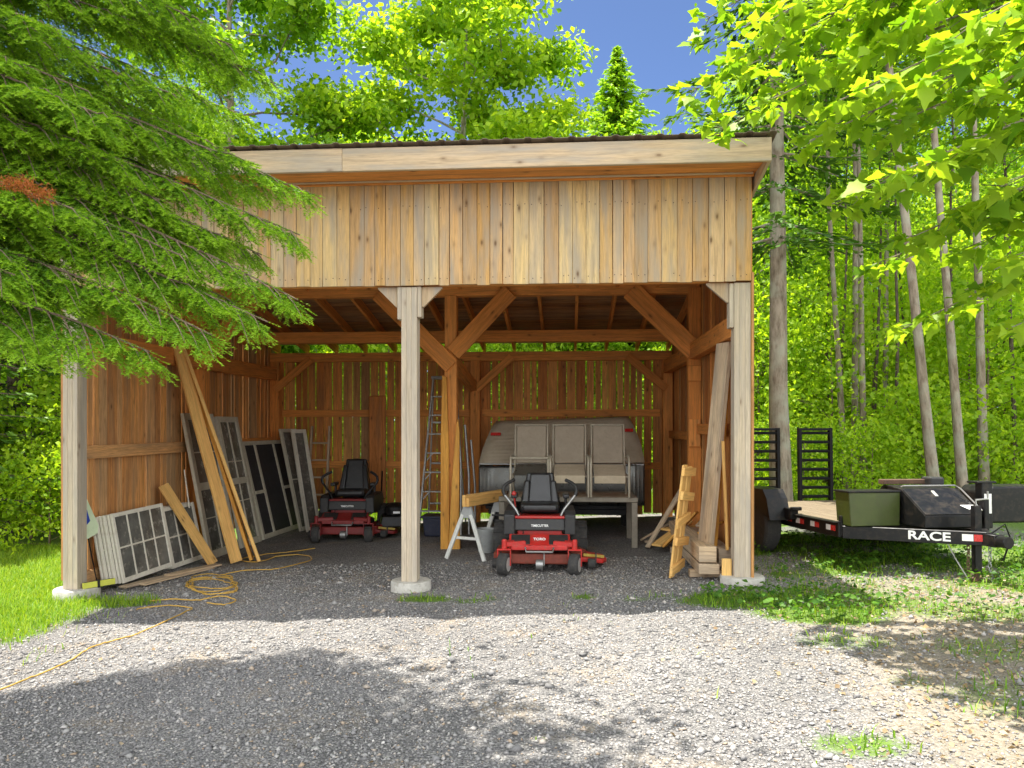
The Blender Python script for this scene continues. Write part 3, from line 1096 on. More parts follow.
def leaf_cloud(C, size, up=.6, out=None, seed=0, asp=(.28, .42)):
    """one folded leaf at each point of C"""
    r_ = np.random.default_rng(seed)
    n = len(C)
    nr = r_.normal(0, .55, (n, 3))
    nr[:, 2] += up
    if out is not None:
        nr += out * .35
    nr = norm(nr)
    u = r_.normal(0, 1, (n, 3))
    u[:, 2] -= .5
    u = norm(u - nr * (u * nr).sum(1)[:, None])
    v = np.cross(nr, u)
    L = (size * r_.uniform(.55, 1.25, n))[:, None]
    w = L * r_.uniform(asp[0], asp[1], n)[:, None]
    fold = nr * w * .35
    Vv = np.stack([C - u * L * .5, C + v * w - u * L * .08 + fold, C + u * L * .5, C - v * w - u * L * .08 + fold], 1).reshape(-1, 3)
    k = np.arange(n)[:, None] * 4
    Ff = np.concatenate([k + np.array([[0, 1, 2]]), k + np.array([[0, 2, 3]])], 1).reshape(-1, 3)
    return Vv, Ff


def broadleaf(seed, H, base, Rad, n_limb, leaves, lsize, tr, bark, leafm, lean=(0, 0), prof=None, clump=.38, upward=.5, up=.6):
    """a tree at the origin: returns its two mesh objects (trunk with limbs, crown)"""
    rs = random.Random(seed)
    nr = np.random.default_rng(seed)
    prof = prof or (lambda t: (.55 + 1.6 * t) if t < .3 else 1.05 - 1.0 * ((t - .3) / .7) ** 1.6 * .8)
    tb = MB()
    wob = [(rs.uniform(-.12, .12), rs.uniform(-.12, .12)) for _ in range(9)]
    tp = []
    for i in range(9):
        t = i / 8
        tp.append(Vector((lean[0] * t + wob[i][0] * t * H * .06, lean[1] * t + wob[i][1] * t * H * .06, H * .96 * t - .1)))
    tb.tube(tp, [tr * (1.25 if i == 0 else 1) * (1 - .88 * i / 8) + .006 for i in range(9)], 9)

    def trunk_at(z):
        t = max(0, min(.999, z / (H * .96))) * 8
        i = int(t)
        return tp[i].lerp(tp[i + 1], t - i)
    pts, outs, wts = [], [], []
    for k in range(n_limb):
        t = (k + rs.uniform(.1, .9)) / n_limb
        z = base + (H * .95 - base) * t
        a = k * 2.4 + rs.uniform(-.4, .4)
        L = Rad * prof(t) * rs.uniform(.75, 1.15)
        p0 = trunk_at(z)
        rise = L * upward * (.6 + t) * rs.uniform(.6, 1.2)
        d = Vector((math.cos(a), math.sin(a), 0))
        P = [p0]
        for s in (.35, .7, 1.0):
            P.append(p0 + d * L * s + Vector((rs.uniform(-.1, .1) * L, rs.uniform(-.1, .1) * L, rise * s ** .8)))
        r0 = max(.008, tr * .38 * (1 - t * .7))
        tb.tube(P, [r0, r0 * .7, r0 * .45, r0 * .2], 5, cap=False)
        pts.append((P[3], .75))
        pts.append((P[2], .8))
        for j in range(4):
            s = rs.uniform(.3, .95)
            i = min(2, int(s * 3))
            q = P[i].lerp(P[i + 1], s * 3 - i)
            a2 = a + rs.choice([-1, 1]) * rs.uniform(.5, 1.1)
            l2 = L * rs.uniform(.25, .45)
            e = q + Vector((math.cos(a2) * l2, math.sin(a2) * l2, l2 * rs.uniform(-.1, .6)))
            tb.tube([q, e], [r0 * .35, r0 * .12], 4, cap=False)
            pts += [(e, 1.0), (q.lerp(e, .6), .7)]
    C, O, Tn = [], [], []
    per = leaves / sum(w for _, w in pts)
    for p, w in pts:
        n = int(per * w * rs.uniform(.5, 1.5)) + 1
        sp = clump * rs.uniform(.7, 1.3)
        o = nr.normal(0, 1, (n, 3)) * np.array([sp, sp, sp * .55])
        C.append(np.array(p)[None] + o)
        O.append(norm(o + 1e-6))
        Tn.append(np.clip(nr.normal(rs.uniform(.25, .75), .17, n), 0, 1))
    C, O, Tn = np.concatenate(C), np.concatenate(O), np.concatenate(Tn)
    Vv, Ff = leaf_cloud(C, lsize, up, O, seed)
    trunk = tb.build('trunk', bark, None, smooth=60)
    crown = np_object('crown', Vv, Ff, leafm, np.repeat(Tn, 2))
    return trunk, crown


def conifer(seed, H, base, Rad, tr, bark, needm, n_whorl, per, tuft=.16, droop=.35, dens=34, taper=1.0, bare=0.0, new=.25):
    rs = random.Random(seed)
    nr = np.random.default_rng(seed)
    tb = MB()
    tb.tube([(rs.uniform(-.04, .04), rs.uniform(-.04, .04), H * i / 8 - .1) for i in range(9)], [tr * (1.2 if i == 0 else 1) * (1 - .92 * i / 8) + .006 for i in range(9)], 9)
    C, D, Tn = [], [], []
    for w in range(n_whorl):
        t = (w + rs.uniform(.2, .8)) / n_whorl
        z = base + (H - base) * t
        for k in range(per):
            a = 6.283 * (k + rs.random()) / per + w
            L = max(.12, Rad * (1 - t) ** taper * rs.uniform(.7, 1.15))
            d = Vector((math.cos(a), math.sin(a), 0))
            P = [Vector((0, 0, z)) + d * L * s + Vector((0, 0, -droop * L * s + droop * .9 * L * max(0, s - .55) ** 1.2)) for s in (0, .3, .6, 1.0)]
            tb.tube(P, [tr * .16 + .004, .012, .008, .004], 4, cap=False)
            n = int(dens * L) + 4
            s = nr.uniform(bare, 1, n)
            pos = np.stack([np.interp(s, (0, .3, .6, 1), [p[i] for p in P]) for i in range(3)], -1)
            side = np.array([-d.y, d.x, 0])
            wd = .30 * L * (1.05 - s) + .05
            lat = nr.uniform(-1, 1, n)
            pos += side[None] * (lat * wd)[:, None] + nr.normal(0, .025, (n, 3)) + np.array([0, 0, -1])[None] * (np.abs(lat) * wd * .35)[:, None]
            dirn = np.array(d)[None] * .9 + side[None] * lat[:, None] * .9 + nr.normal(0, .25, (n, 3)) + np.array([0, 0, -.25])[None]
            C.append(pos)
            D.append(norm(dirn))
            Tn.append(np.clip(new + .5 * s + nr.normal(0, .18, n), 0, 1))
    C, D, Tn = np.concatenate(C), np.concatenate(D), np.concatenate(Tn)
    n = len(C)
    nrm = norm(np.stack([nr.normal(0, .5, n), nr.normal(0, .5, n), np.ones(n)], -1))
    side = norm(np.cross(nrm, D))
    L = (tuft * nr.uniform(.6, 1.3, n))[:, None]
    wq = L * .17
    Vv = np.stack([C - D * L * .5, C + side * wq, C + D * L * .5, C - side * wq], 1).reshape(-1, 3)
    k = np.arange(n)[:, None] * 4
    Ff = np.concatenate([k + np.array([[0, 1, 2]]), k + np.array([[0, 2, 3]])], 1).reshape(-1, 3)
    trunk = tb.build('trunk', bark, None, smooth=60)
    crown = np_object('crown', Vv, Ff, needm, np.repeat(Tn, 2))
    return trunk, crown


def plant(name, label, cat, proto, x, y, rz=0, s=1.0, group=None, tilt=(0, 0)):
    t = thing(name, label, cat, (x, y, float(zg(x, y)) - .03), (tilt[0], tilt[1], rz), group)
    t.scale = s if isinstance(s, tuple) else (s, s, s)
    for o in proto:
        c = o
        if o.parent is not None:
            c = o.copy()
            COL.objects.link(c)
        c.parent = t
    return t


# kinds (each is used for real the first time it is planted, then copied)
K_tall = broadleaf(21, 14.5, 5.5, 2.6, 32, 30000, .19, .16, M['barkpale'], M['leafy'], clump=.34)
K_left = broadleaf(22, 15.5, 3.5, 2.7, 32, 30000, .185, .17, M['bark'], M['leafy'], clump=.36)
K_low = broadleaf(23, 8.5, 1.6, 2.6, 22, 9000, .145, .09, M['bark'], M['leafu'], clump=.40, up=.25)
K_slim = broadleaf(24, 15.0, 8.5, 1.7, 16, 5000, .13, .075, M['bark'], M['leaf'], clump=.42)
rs2 = random.Random(19)
K_thin = broadleaf(29, 13.0, 7.5, 1.2, 14, 1700, .13, .055, M['barkdk'], M['leafy'], clump=.4)
K_wood = broadleaf(25, 16.0, 3.0, 3.2, 26, 10000, .17, .13, M['bark'], M['leafy'], clump=.5)
K_sap = broadleaf(26, 4.6, .3, 1.7, 22, 4800, .125, .03, M['twig'], M['leafu'], clump=.30, prof=lambda t: 1.0 - .55 * t, up=.25)
K_bush = broadleaf(27, 2.2, .1, 1.3, 16, 3000, .115, .02, M['twig'], M['leafu'], clump=.26, prof=lambda t: 1.0 - .5 * t, up=.25)
K_spire = conifer(31, 13.0, 2.5, 7.0, .10, M['barkdk'], M['needle'], 60, 8, .26, .1, 50, 1.0, new=.5)
K_hem = conifer(32, 17.0, 4.2, 2.4, .16, M['bark'], M['needled'], 28, 5, .17, .28, 62, .5, bare=.12, new=.4)
K_dark = conifer(33, 12.0, 1.0, 2.2, .14, M['barkdk'], M['needled'], 30, 7, .17, .30, 40, .8)


def px_at(px, Y):
    p = at(px, 425, Y)
    return p.x, p.y


# trees seen over the roof
x, y = px_at(463, 19.5)
plant('maple_tree', 'tall leafy tree rising behind the middle of the shed roof with a pale straight trunk', 'tree', K_tall, x, y, 1.0, 1.0)
x, y = px_at(228, 17.5)
plant('ash_tree', 'tall yellow green tree behind the left half of the shed roof beside the spruce', 'tree', K_left, x, y, .4, 1.0)
x, y = px_at(617, 22.5)
plant('spruce_tree', 'small pointed spruce showing its tip over the right part of the shed roof', 'tree', K_spire, x, y, 0, (.75, .75, .98))
x, y = px_at(782, 12.6)
plant('hemlock_tree', 'big grey trunked conifer with dark drooping boughs right behind the black trailer', 'tree', K_hem, x, y, .7, 1.0, tilt=(0, R(-1.0)))
over = [(338, 23, 1.28, K_low), (400, 23, 1.25, K_low), (510, 21.5, 1.2, K_low), (560, 22, 1.1, K_low), (520, 26, 1.2, K_low), (648, 24, 1.18, K_low), (700, 26, 1.25, K_low), (300, 27, 1.28, K_low), (210, 22, 1.25, K_low)]
for k, (px, Y, s, K_) in enumerate(over):
    x, y = px_at(px, Y)
    plant('bushy_tree', 'bushy yellow green treetop just showing above the shed roof line', 'tree', K_, x, y, k * 1.7, s, 'treetops just above the roof')

# slim pale trunks on the right
slim = [(938, 11.6, 1.0, R(-5.5), 'slim grey tree leaning left behind the black trailer toolbox'),
        (965, 12.4, .95, R(-4.0), 'slim pale tree standing just right of the leaning grey tree'),
        (985, 13.4, 1.0, R(-1.2), 'slim upright pale tree rightmost of the trunks over the trailer nose'),
        (884, 15.5, .8, R(1), 'thin straight tree between the ramps and the toolbox of the trailer')]
for k, (px, Y, s, tl, lab) in enumerate(slim):
    x, y = px_at(px, Y)
    plant('slim_tree', lab, 'tree', K_slim, x, y, 0, s, tilt=(0, tl))
for k, (px, Y, s, tl) in enumerate([(847, 14.5, .8, -3), (855, 14.6, .85, 0), (864, 14.4, .8, 3)]):
    x, y = px_at(px, Y)
    plant('slim_tree', 'slender trunk of a tight clump growing right of the raised trailer ramps', 'tree', K_slim, x, y, 2.0 * k, s, 'trunks of one clump behind the trailer', tilt=(0, R(tl)))

for k in range(9):
    x, y = px_at((800, 826, 838, 872, 897, 915, 955, 1003, 1018)[k], rs2.uniform(14.2, 18.5))
    plant('slim_tree', 'thin dark trunk standing in the leafy undergrowth beyond the black trailer', 'tree', K_thin, x, y, k * 1.1, rs2.uniform(.6, .85), 'thin trunks in the undergrowth', tilt=(0, R(rs2.uniform(-4, 4))))

# left side dark conifers and the wood behind
for k, (px, Y, s) in enumerate([(12, 12.5, .9), (-70, 10.5, .9), (48, 17, 1.0)]):
    x, y = px_at(px, Y)
    plant('dark_conifer', 'dark conifer standing in the wood left of the shed', 'tree', K_dark, x, y, k, s, 'dark conifers left of the shed')
rs = random.Random(77)
wood_spots = []


def spots(n, x0, x1, Y0, Y1, gap, store, bad=lambda px, x, y, Y: False):
    out = []
    for _ in range(n * 40):
        px, Y = rs.uniform(x0, x1), rs.uniform(Y0, Y1)
        x, y = px_at(px, Y)
        if bad(px, x, y, Y) or any((x - a) ** 2 + (y - b) ** 2 < gap * gap for a, b in store):
            continue
        store.append((x, y))
        out.append((x, y))
        if len(out) == n:
            break
    return out


roofed = lambda px, x, y, Y: (XL - 2 < x < XR + 1.2 and y < 16) or (2.0 < x < 5.4 and y < 13)
for k, (x, y) in enumerate(spots(16, 715, 1200, 24, 36, 2.2, wood_spots) + spots(12, -200, 230, 19, 34, 2.2, wood_spots)):
    plant('forest_tree', 'leafy green tree in the sunlit wood around the shed', 'tree', (K_wood, K_slim)[k % 3 == 2], x, y, rs.uniform(0, 6), rs.uniform(.75, 1.1), 'leafy trees of the wood')
for k, (x, y) in enumerate(spots(11, 735, 1150, 18, 22, 1.9, wood_spots) + spots(7, -160, 75, 15, 21, 1.9, wood_spots)):
    plant('young_tree', 'young yellow green tree leafy down to the ground at the edge of the wood', 'tree', K_low, x, y, rs.uniform(0, 6), rs.uniform(.7, 1.0), 'young trees at the edge of the wood')
sap = []
for k, (x, y) in enumerate(spots(14, 745, 1150, 14.8, 18, 1.5, sap, roofed) + spots(10, -140, 70, 12.5, 17, 1.3, sap, roofed) + spots(12, 150, 720, 17, 21, 1.3, sap, roofed)):
    plant('sapling', 'leafy sapling of the sunlit undergrowth', 'sapling', K_sap, x, y, rs.uniform(0, 6), rs.uniform(.7, 1.1), 'undergrowth saplings of the wood')
for k, (x, y) in enumerate(spots(15, 755, 1150, 13.0, 16, 1.1, sap, roofed) + spots(8, -120, 62, 11, 15, 1.0, sap, roofed) + spots(10, 200, 720, 16, 19, 1.2, sap, roofed)):
    plant('leafy_shrub', 'low leafy shrub of the sunlit undergrowth', 'shrub', K_bush, x, y, rs.uniform(0, 6), rs.uniform(.55, .95), 'undergrowth shrubs of the wood')

# far-off wood that closes the view: one mass
n = 130000
a = RNG.uniform(R(-62), R(62), n)
d = RNG.uniform(36, 52, n)
x, y = d * np.sin(a), d * np.cos(a)
top = 7.5 + 5 * fbm(a * 18, a * 0, 1, 4)
z = RNG.random(n) ** .9 * top
cl = np.stack([fbm(x, z, .5, 3) - .5, fbm(x, z, .5, 8) - .5], 1)
Vv, Ff = leaf_cloud(np.stack([x + cl[:, 0] * 4, y, z + cl[:, 1] * 3], -1), .40, .15, None, 5)
tn = np.clip(.55 + (fbm(x, z, .7, 12) - .5) * 1.6 + RNG.normal(0, .12, n), 0, 1)
tag(np_object('distant_wood', Vv, Ff, M['leafu'], np.repeat(tn, 2)), 'far off mass of green woodland closing the view', 'woodland', kind='stuff')

# ------------------------------------------------------------------ near spruce on the left, with real needles
def spruce_boughs():
    rs = random.Random(4)
    nr = np.random.default_rng(4)
    tx, ty = -5.9, 3.5
    root = thing('spruce_tree', 'near spruce whose drooping green boughs hang in front of the left end of the shed', 'tree', (0, 0, 0))
    tb = MB()
    tb.tube([(tx, ty, zg(tx, ty) - .1), (tx, ty, 2), (tx + .05, ty, 5), (tx, ty + .05, 9)], [.24, .20, .14, .03], 12)
    tb.build('trunk', M['barkdk'], root, smooth=60)
    # boughs: (tip pixel, tip depth, start height, length along which needles grow, droop)
    tips = [(306, 193, 5.2, 4.0, .3), (300, 235, 5.0, 3.6, .35), (298, 300, 4.8, 3.3, .45), (268, 322, 4.6, 3.1, .4), (212, 335, 4.4, 2.9, .4), (150, 352, 4.3, 2.7, .35),
            (80, 345, 4.2, 2.5, .3), (30, 330, 4.3, 2.4, .3), (262, 255, 5.4, 3.7, .3), (255, 190, 5.5, 4.1, .3), (225, 150, 5.5, 4.3, .25), (270, 80, 5.5, 4.8, .15), (232, 45, 5.3, 4.9, .1),
            (200, 20, 5.0, 4.9, .1), (175, 95, 4.8, 4.4, .2), (160, 200, 4.6, 3.6, .3), (110, 250, 4.4, 3.2, .3), (195, 285, 4.9, 3.4, .35), (120, 160, 4.4, 3.8, .25), (85, 90, 4.3, 4.2, .2), (60, 30, 4.2, 4.5, .1),
            (40, 200, 4.0, 3.4, .3), (15, 275, 3.9, 2.9, .3), (30, 130, 4.2, 3.9, .2), (130, 20, 4.8, 4.9, .1), (215, 235, 5.2, 3.7, .3), (90, 300, 4.5, 2.9, .3), (140, 310, 4.7, 3.0, .35), (180, 255, 4.5, 3.4, .35), (245, 120, 5.8, 4.6, .2),
            (190, 160, 5.6, 4.2, .25), (230, 300, 5.4, 3.3, .35), (10, 60, 4.0, 4.3, .1), (60, 265, 5.0, 3.1, .3), (150, 130, 5.6, 4.4, .2), (100, 205, 5.2, 3.7, .25)]
    for k in range(7):
        a_, b_ = rs.sample(tips[:36], 2)
        f_ = rs.uniform(.3, .7)
        tips.append(tuple(u * f_ + w * (1 - f_) + (rs.uniform(-14, 14) if i < 2 else rs.uniform(-.3, .2) if i < 3 else 0) for i, (u, w) in enumerate(zip(a_, b_))))
    limbs = MB()
    A, D, Lh, Tn = [], [], [], []          # needle-bearing shoots: start, direction, length, newness
    for (px, py, Y, hz, dr) in tips:
        tip = at(px, py, Y)
        p0 = Vector((tx + .1, ty + .1, hz + .15))
        v = tip - p0
        Ln = v.length
        P = []
        for i in range(9):
            s = i / 8
            q = p0 + v * s + Vector((0, 0, dr * Ln * .16 * math.sin(math.pi * s)))
            q += Vector((rs.uniform(-.03, .03), rs.uniform(-.03, .03), rs.uniform(-.02, .02))) * (1 if 0 < i < 8 else 0)
            P.append(q)
        limbs.tube(P, [.020 - .0019 * i for i in range(9)], 5)
        side0 = Vector((-v.y, v.x, 0)).normalized()
        s = .28
        while s < 1.0:
            i = min(7, int(s * 8))
            q = P[i].lerp(P[i + 1], s * 8 - i)
            ax = (P[i + 1] - P[i]).normalized()
            for sg in (-1, 1):
                if s < .45 and rs.random() < .45:
                    continue
                L2 = (.50 * (1.0 - s) ** .5 + .13) * rs.uniform(.6, 1.15)
                d2 = (ax * rs.uniform(.6, 1.0) + side0 * sg * rs.uniform(.55, 1.0) + Vector((0, 0, rs.uniform(-1.0, -.05)))).normalized()
                e = q + d2 * L2 + Vector((0, 0, -.10 * L2))
                limbs.tube([q, q.lerp(e, .5) + Vector((0, 0, .02)), e], [.006, .004, .002], 4, cap=False)
                # side shoots of this spray
                nsh = int(L2 / .034) + 1
                for j in range(nsh):
                    f = (j + .5) / nsh
                    b0 = q.lerp(e, f)
                    for sg2 in (-1, 1):
                        l3 = (.14 * (1 - f) + .07) * rs.uniform(.7, 1.2)
                        sd = d2.cross(Vector((0, 0, 1))).normalized() * sg2
                        d3 = (d2 * .85 + sd * rs.uniform(.5, .9) + Vector((0, 0, rs.uniform(-.75, .15)))).normalized()
                        A.append(b0)
                        D.append(d3)
                        Lh.append(l3)
                        Tn.append(s * .45 + .42 * f + rs.uniform(-.08, .25))
                A.append(q.lerp(e, .3))
                D.append((e - q).normalized())
                Lh.append(L2 * .75)
                Tn.append(.3 + .45 * s)
            s += rs.uniform(.055, .085) / max(Ln, .5) * 1.25
        A.append(P[7])
        D.append((P[8] - P[7]).normalized())
        Lh.append((P[8] - P[7]).length + .08)
        Tn.append(.95)
    limbs.build('bough', M['twig'], root)
    root.children[-1].name = 'boughs'
    A, D, Lh, Tn = np.array(A), np.array(D), np.array(Lh), np.array(Tn)
    cnt = np.clip((Lh / .0036).astype(int), 12, 100)
    idx = np.repeat(np.arange(len(A)), cnt)
    n = len(idx)
    f = nr.random(n)
    base = A[idx] + D[idx] * (Lh[idx] * f)[:, None]
    rnd = nr.normal(0, 1, (n, 3))
    rnd = norm(rnd - D[idx] * (rnd * D[idx]).sum(1)[:, None])
    rnd[:, 2] = np.abs(rnd[:, 2]) * .8 - .15
    nd = norm(D[idx] * .75 + rnd * .9)
    L = (nr.uniform(.018, .029, n) * (1.1 - .3 * f))[:, None]
    sd = norm(np.cross(nd, nr.normal(0, 1, (n, 3)))) * .0030
    Vv = np.stack([base - sd, base + sd, base + nd * L], 1).reshape(-1, 3)
    Ff = np.arange(n * 3).reshape(-1, 3)
    tone = np.clip(Tn[idx] * 1.05 + f * .36 - .05 + nr.normal(0, .06, n), 0, 1)
    np_object('foliage', Vv, Ff, M['needle'], tone, root)
    # a dead orange sprig
    C = []
    p, q = at(2, 183, 3.9), at(50, 190, 3.9)
    nn = 900
    f = nr.random(nn)
    cen = np.array(p)[None] * (1 - f[:, None]) + np.array(q)[None] * f[:, None] + nr.normal(0, .022, (nn, 3)) + np.array([0, 0, -.03]) * (f[:, None] > .7)
    dr_ = norm(nr.normal(0, 1, (nn, 3)))
    sd = norm(np.cross(dr_, nr.normal(0, 1, (nn, 3)))) * .0025
    Vv = np.stack([cen - sd, cen + sd, cen + dr_ * .03], 1).reshape(-1, 3)
    np_object('dead_sprig', Vv, np.arange(nn * 3).reshape(-1, 3), M['deadneedle'], nr.random(nn), root)
    # upper crown, above the picture
    n = 1600
    zz = nr.uniform(4.8, 9, n)
    rr = (9.3 - zz) * .42 * np.sqrt(nr.random(n))
    aa = nr.uniform(0, 6.283, n)
    C = np.stack([tx + rr * np.cos(aa), ty + rr * np.sin(aa), zz - rr * .2], -1)
    C = C[(C[:, 2] > 1.75 + .56 * C[:, 1] + .2)]
    Vv, Ff = leaf_cloud(C, .2, .8, None, 3, (.12, .2))
    np_object('upper_foliage', Vv, Ff, M['needle'], nr.random(len(Ff)), root)


spruce_boughs()

# ------------------------------------------------------------------ near maple on the right, lobed leaves
LOBE = [(0, 0), (.10, .0), (.30, -.08), (.31, .10), (.50, .22), (.40, .34), (.36, .46), (.22, .55), (.15, .72), (0, 1.0), (-.15, .72), (-.22, .55), (-.36, .46), (-.40, .34), (-.50, .22), (-.31, .10), (-.30, -.08), (-.10, .0)]


def lobed_leaves(name, P, Dn, size, mat, tone, parent, seed=1):
    nr = np.random.default_rng(seed)
    n = len(P)
    nrm = nr.normal(0, .42, (n, 3))
    nrm[:, 2] += .9
    nrm = norm(nrm)
    u = norm(Dn - nrm * (Dn * nrm).sum(1)[:, None])
    v = np.cross(nrm, u)
    L = (size * nr.uniform(.6, 1.25, n))
    lob = np.array(LOBE)
    m = len(lob)
    yy = lob[:, 1]
    curl = nr.uniform(-.6, .25, n)
    zz = curl[:, None] * yy[None] ** 2 + .18 * np.abs(lob[:, 0])[None] * nr.uniform(-.5, 1, n)[:, None]
    Vv = P[:, None] + (u[:, None] * yy[None, :, None] + v[:, None] * lob[None, :, 0, None] + nrm[:, None] * zz[..., None]) * L[:, None, None]
    cen = P + u * (L * .32)[:, None]
    Vv = np.concatenate([Vv, cen[:, None]], 1).reshape(-1, 3)
    k = np.arange(n)[:, None, None] * (m + 1)
    tri = np.array([(i, (i + 1) % m, m) for i in range(m)])
    Ff = (k + tri[None]).reshape(-1, 3)
    return np_object(name, Vv, Ff, mat, np.repeat(tone, m), parent)


def near_maple():
    rs = random.Random(12)
    nr = np.random.default_rng(12)
    tx, ty = 5.6, 4.6
    root = thing('maple_tree', 'near maple with large lobed leaves hanging into the picture from the upper right', 'tree', (0, 0, 0))
    tb = MB()
    trunk = [Vector((tx, ty, zg(tx, ty) - .1)), Vector((tx - .05, ty, 2.5)), Vector((tx - .1, ty + .05, 5)), Vector((tx, ty, 8.5))]
    tb.tube(trunk, [.17, .14, .11, .04], 10)
    tips = [(690, 92, 6.0, 4.6), (735, 60, 5.6, 4.9), (705, 20, 5.8, 5.4), (790, 150, 5.4, 4.2), (760, 105, 5.2, 4.5), (850, 60, 5.0, 4.9), (900, 25, 4.7, 5.0), (830, 15, 5.2, 5.3), (880, 130, 5.0, 4.2), (930, 170, 4.8, 3.8),
            (830, 205, 5.6, 3.7), (905, 240, 5.4, 3.3), (960, 215, 5.0, 3.4), (965, 290, 5.3, 2.9), (1005, 330, 5.0, 2.6), (985, 90, 4.3, 4.4), (1010, 180, 4.4, 3.6), (1015, 260, 4.6, 3.1), (960, 30, 4.2, 4.8), (870, 185, 4.5, 3.9), (800, 60, 6.0, 4.9), (1020, 30, 4.0, 4.7),
            (900, 330, 6.2, 3.0), (940, 120, 5.8, 4.2), (860, 270, 6.2, 3.4), (740, 30, 5.2, 5.2), (770, 20, 4.9, 5.4), (840, 100, 4.6, 4.7), (920, 80, 4.4, 4.8), (980, 140, 5.4, 4.0), (1010, 120, 5.2, 4.1),
            (870, 20, 5.6, 5.2), (810, 130, 5.9, 4.4), (720, 130, 6.3, 4.5), (960, 250, 5.9, 3.4), (1015, 220, 5.5, 3.4)]
    P_, D_, T_ = [], [], []
    for (px, py, Y, hz) in tips:
        tip = at(px, py, Y)
        p0 = Vector((tx - .08, ty + .03, hz - .25))
        v = tip - p0
        Ln = v.length
        P = [p0 + v * s + Vector((0, 0, .10 * Ln * math.sin(math.pi * s))) + Vector((rs.uniform(-.06, .06), rs.uniform(-.06, .06), rs.uniform(-.05, .05))) * (0 < s < 1) for s in (0, .2, .4, .6, .8, 1.0)]
        tb.tube(P, [.028, .021, .015, .011, .007, .003], 5, cap=False)
        side = Vector((-v.y, v.x, 0)).normalized()
        s = .30
        while s <= 1.0:
            i = min(4, int(s * 5))
            q = P[i].lerp(P[i + 1], s * 5 - i)
            ax = (P[i + 1] - P[i]).normalized()
            for sg in (-1, 1):
                L2 = (.55 * (1 - s) + .15) * rs.uniform(.5, 1.2)
                e = q + (ax * .7 + side * sg * .9 + Vector((0, 0, rs.uniform(-.35, .2)))).normalized() * L2
                tb.tube([q, e], [.0045, .002], 4, cap=False)
                for f in (.35, .6, .8, 1.0):
                    for k in range(2):
                        if rs.random() < .22:
                            continue
                        b0 = q.lerp(e, f)
                        dd = ((e - q).normalized() + Vector((rs.uniform(-1, 1), rs.uniform(-1, 1), rs.uniform(-.9, .1)))).normalized()
                        b1 = b0 + dd * rs.uniform(.03, .07)
                        P_.append(b1)
                        D_.append((dd + Vector((0, 0, -.5))).normalized())
                        T_.append(min(1, max(0, rs.gauss(.56, .30))))
            s += rs.uniform(.08, .13) * 1.4 / max(Ln, 1) * 1.2
    tb.build('trunk', M['bark'], root, smooth=60)
    lobed_leaves('crown', np.array(P_), np.array(D_), .115, M['leaf'], np.array(T_), root)
    return len(P_)


near_maple()

# a tall tree left of the camera whose crown shades the near gravel
x, y = -3.0, -.6
sh = broadleaf(41, 8.6, 6.2, 1.5, 14, 6000, .16, .16, M['bark'], M['leaf'], lean=(.1, 5.2), clump=.42, upward=.08)
plant('shade_tree', 'leafy leaning tree beside the camera that throws dappled shade on the near gravel', 'tree', sh, x, y)

# ------------------------------------------------------------------ old windows and frames along the left wall
def frame_matrix(bl, xdir, zdir):
    x = Vector(xdir).normalized()
    z = Vector(zdir)
    z = (z - x * z.dot(x)).normalized()
    y = z.cross(x)
    m = Matrix((x, y, z)).transposed().to_4x4()
    m.translation = Vector(bl)
    return m


def sash(name, label, cat, bl, xdir, zdir, w, h, fr, th, cols, rows, matf, matp, group=None, mun=.018, extra=()):
    """a glazed frame, its front looks along -y of its own axes"""
    t = thing(name, label, cat, group=group)
    t['kind'] = 'thing'
    t.matrix_world = frame_matrix(bl, xdir, zdir)
    b = MB()
    b.box((fr / 2, th / 2, h / 2), (fr, th, h)).box((w - fr / 2, th / 2, h / 2), (fr, th, h))
    b.box((w / 2, th / 2, fr * .6), (w - 2 * fr, th - .004, fr * 1.2)).box((w / 2, th / 2, h - fr / 2), (w - 2 * fr, th - .004, fr))
    for (cx, cz, sx, sz) in extra:
        b.box((cx, th / 2, cz), (sx, th - .006, sz))
    b.build('frame', matf, t, bevel=.003)
    b = MB()
    for k in range(1, cols):
        b.box((fr + (w - 2 * fr) * k / cols, th * .45, h / 2), (mun, th * .6, h - 2 * fr))
    for k in range(1, rows):
        b.box((w / 2, th * .45, fr + (h - 2 * fr) * k / rows), (w - 2 * fr, th * .55, mun))
    if cols > 1 or rows > 1:
        b.build('muntins', matf, t, bevel=.002)
    b = MB()
    b.box((w / 2, th * .6, h / 2), (w - 2 * fr + .01, .004, h - 2 * fr + .01))
    b.build('pane', matp, t)
    return t


order = ['front', 'second', 'third', 'fourth', 'fifth', 'hindmost']
for k in range(6):
    o_ = -.034 * k
    lab = '%s of six white window sashes stacked by the left post' % ('frontmost' if k == 0 else ('hindmost' if k == 5 else order[k] + ' from the front'))
    bl = Vector((-4.77 + o_, 7.86 - .020 * k + .012 * (k % 2), zg(-4.8, 7.9) + .055))
    sash('window_sash', lab, 'window sash', bl, (.10, .995, .035), (-.17, 0, .985), .88, .76 - .007 * k, .042, .024, 4, 2, M['whitep'], M['pane'], 'window sashes stacked by the left post')
for k in range(4):
    o_ = -.036 * k
    lab = '%s of four white window sashes leaning behind the yellow board' % ('frontmost' if k == 0 else ('hindmost' if k == 3 else order[k] + ' from the front'))
    bl = Vector((-4.73 + o_, 8.82 - .015 * k, zg(-4.7, 8.9) + .03))
    sash('window_sash', lab, 'window sash', bl, (.06, .998, .01), (-.20, 0, .98), .70, .74, .045, .031, 3, 2, M['whitep'], M['pane'], 'window sashes leaning behind the yellow board')
zl = zg(-4.7, 10)
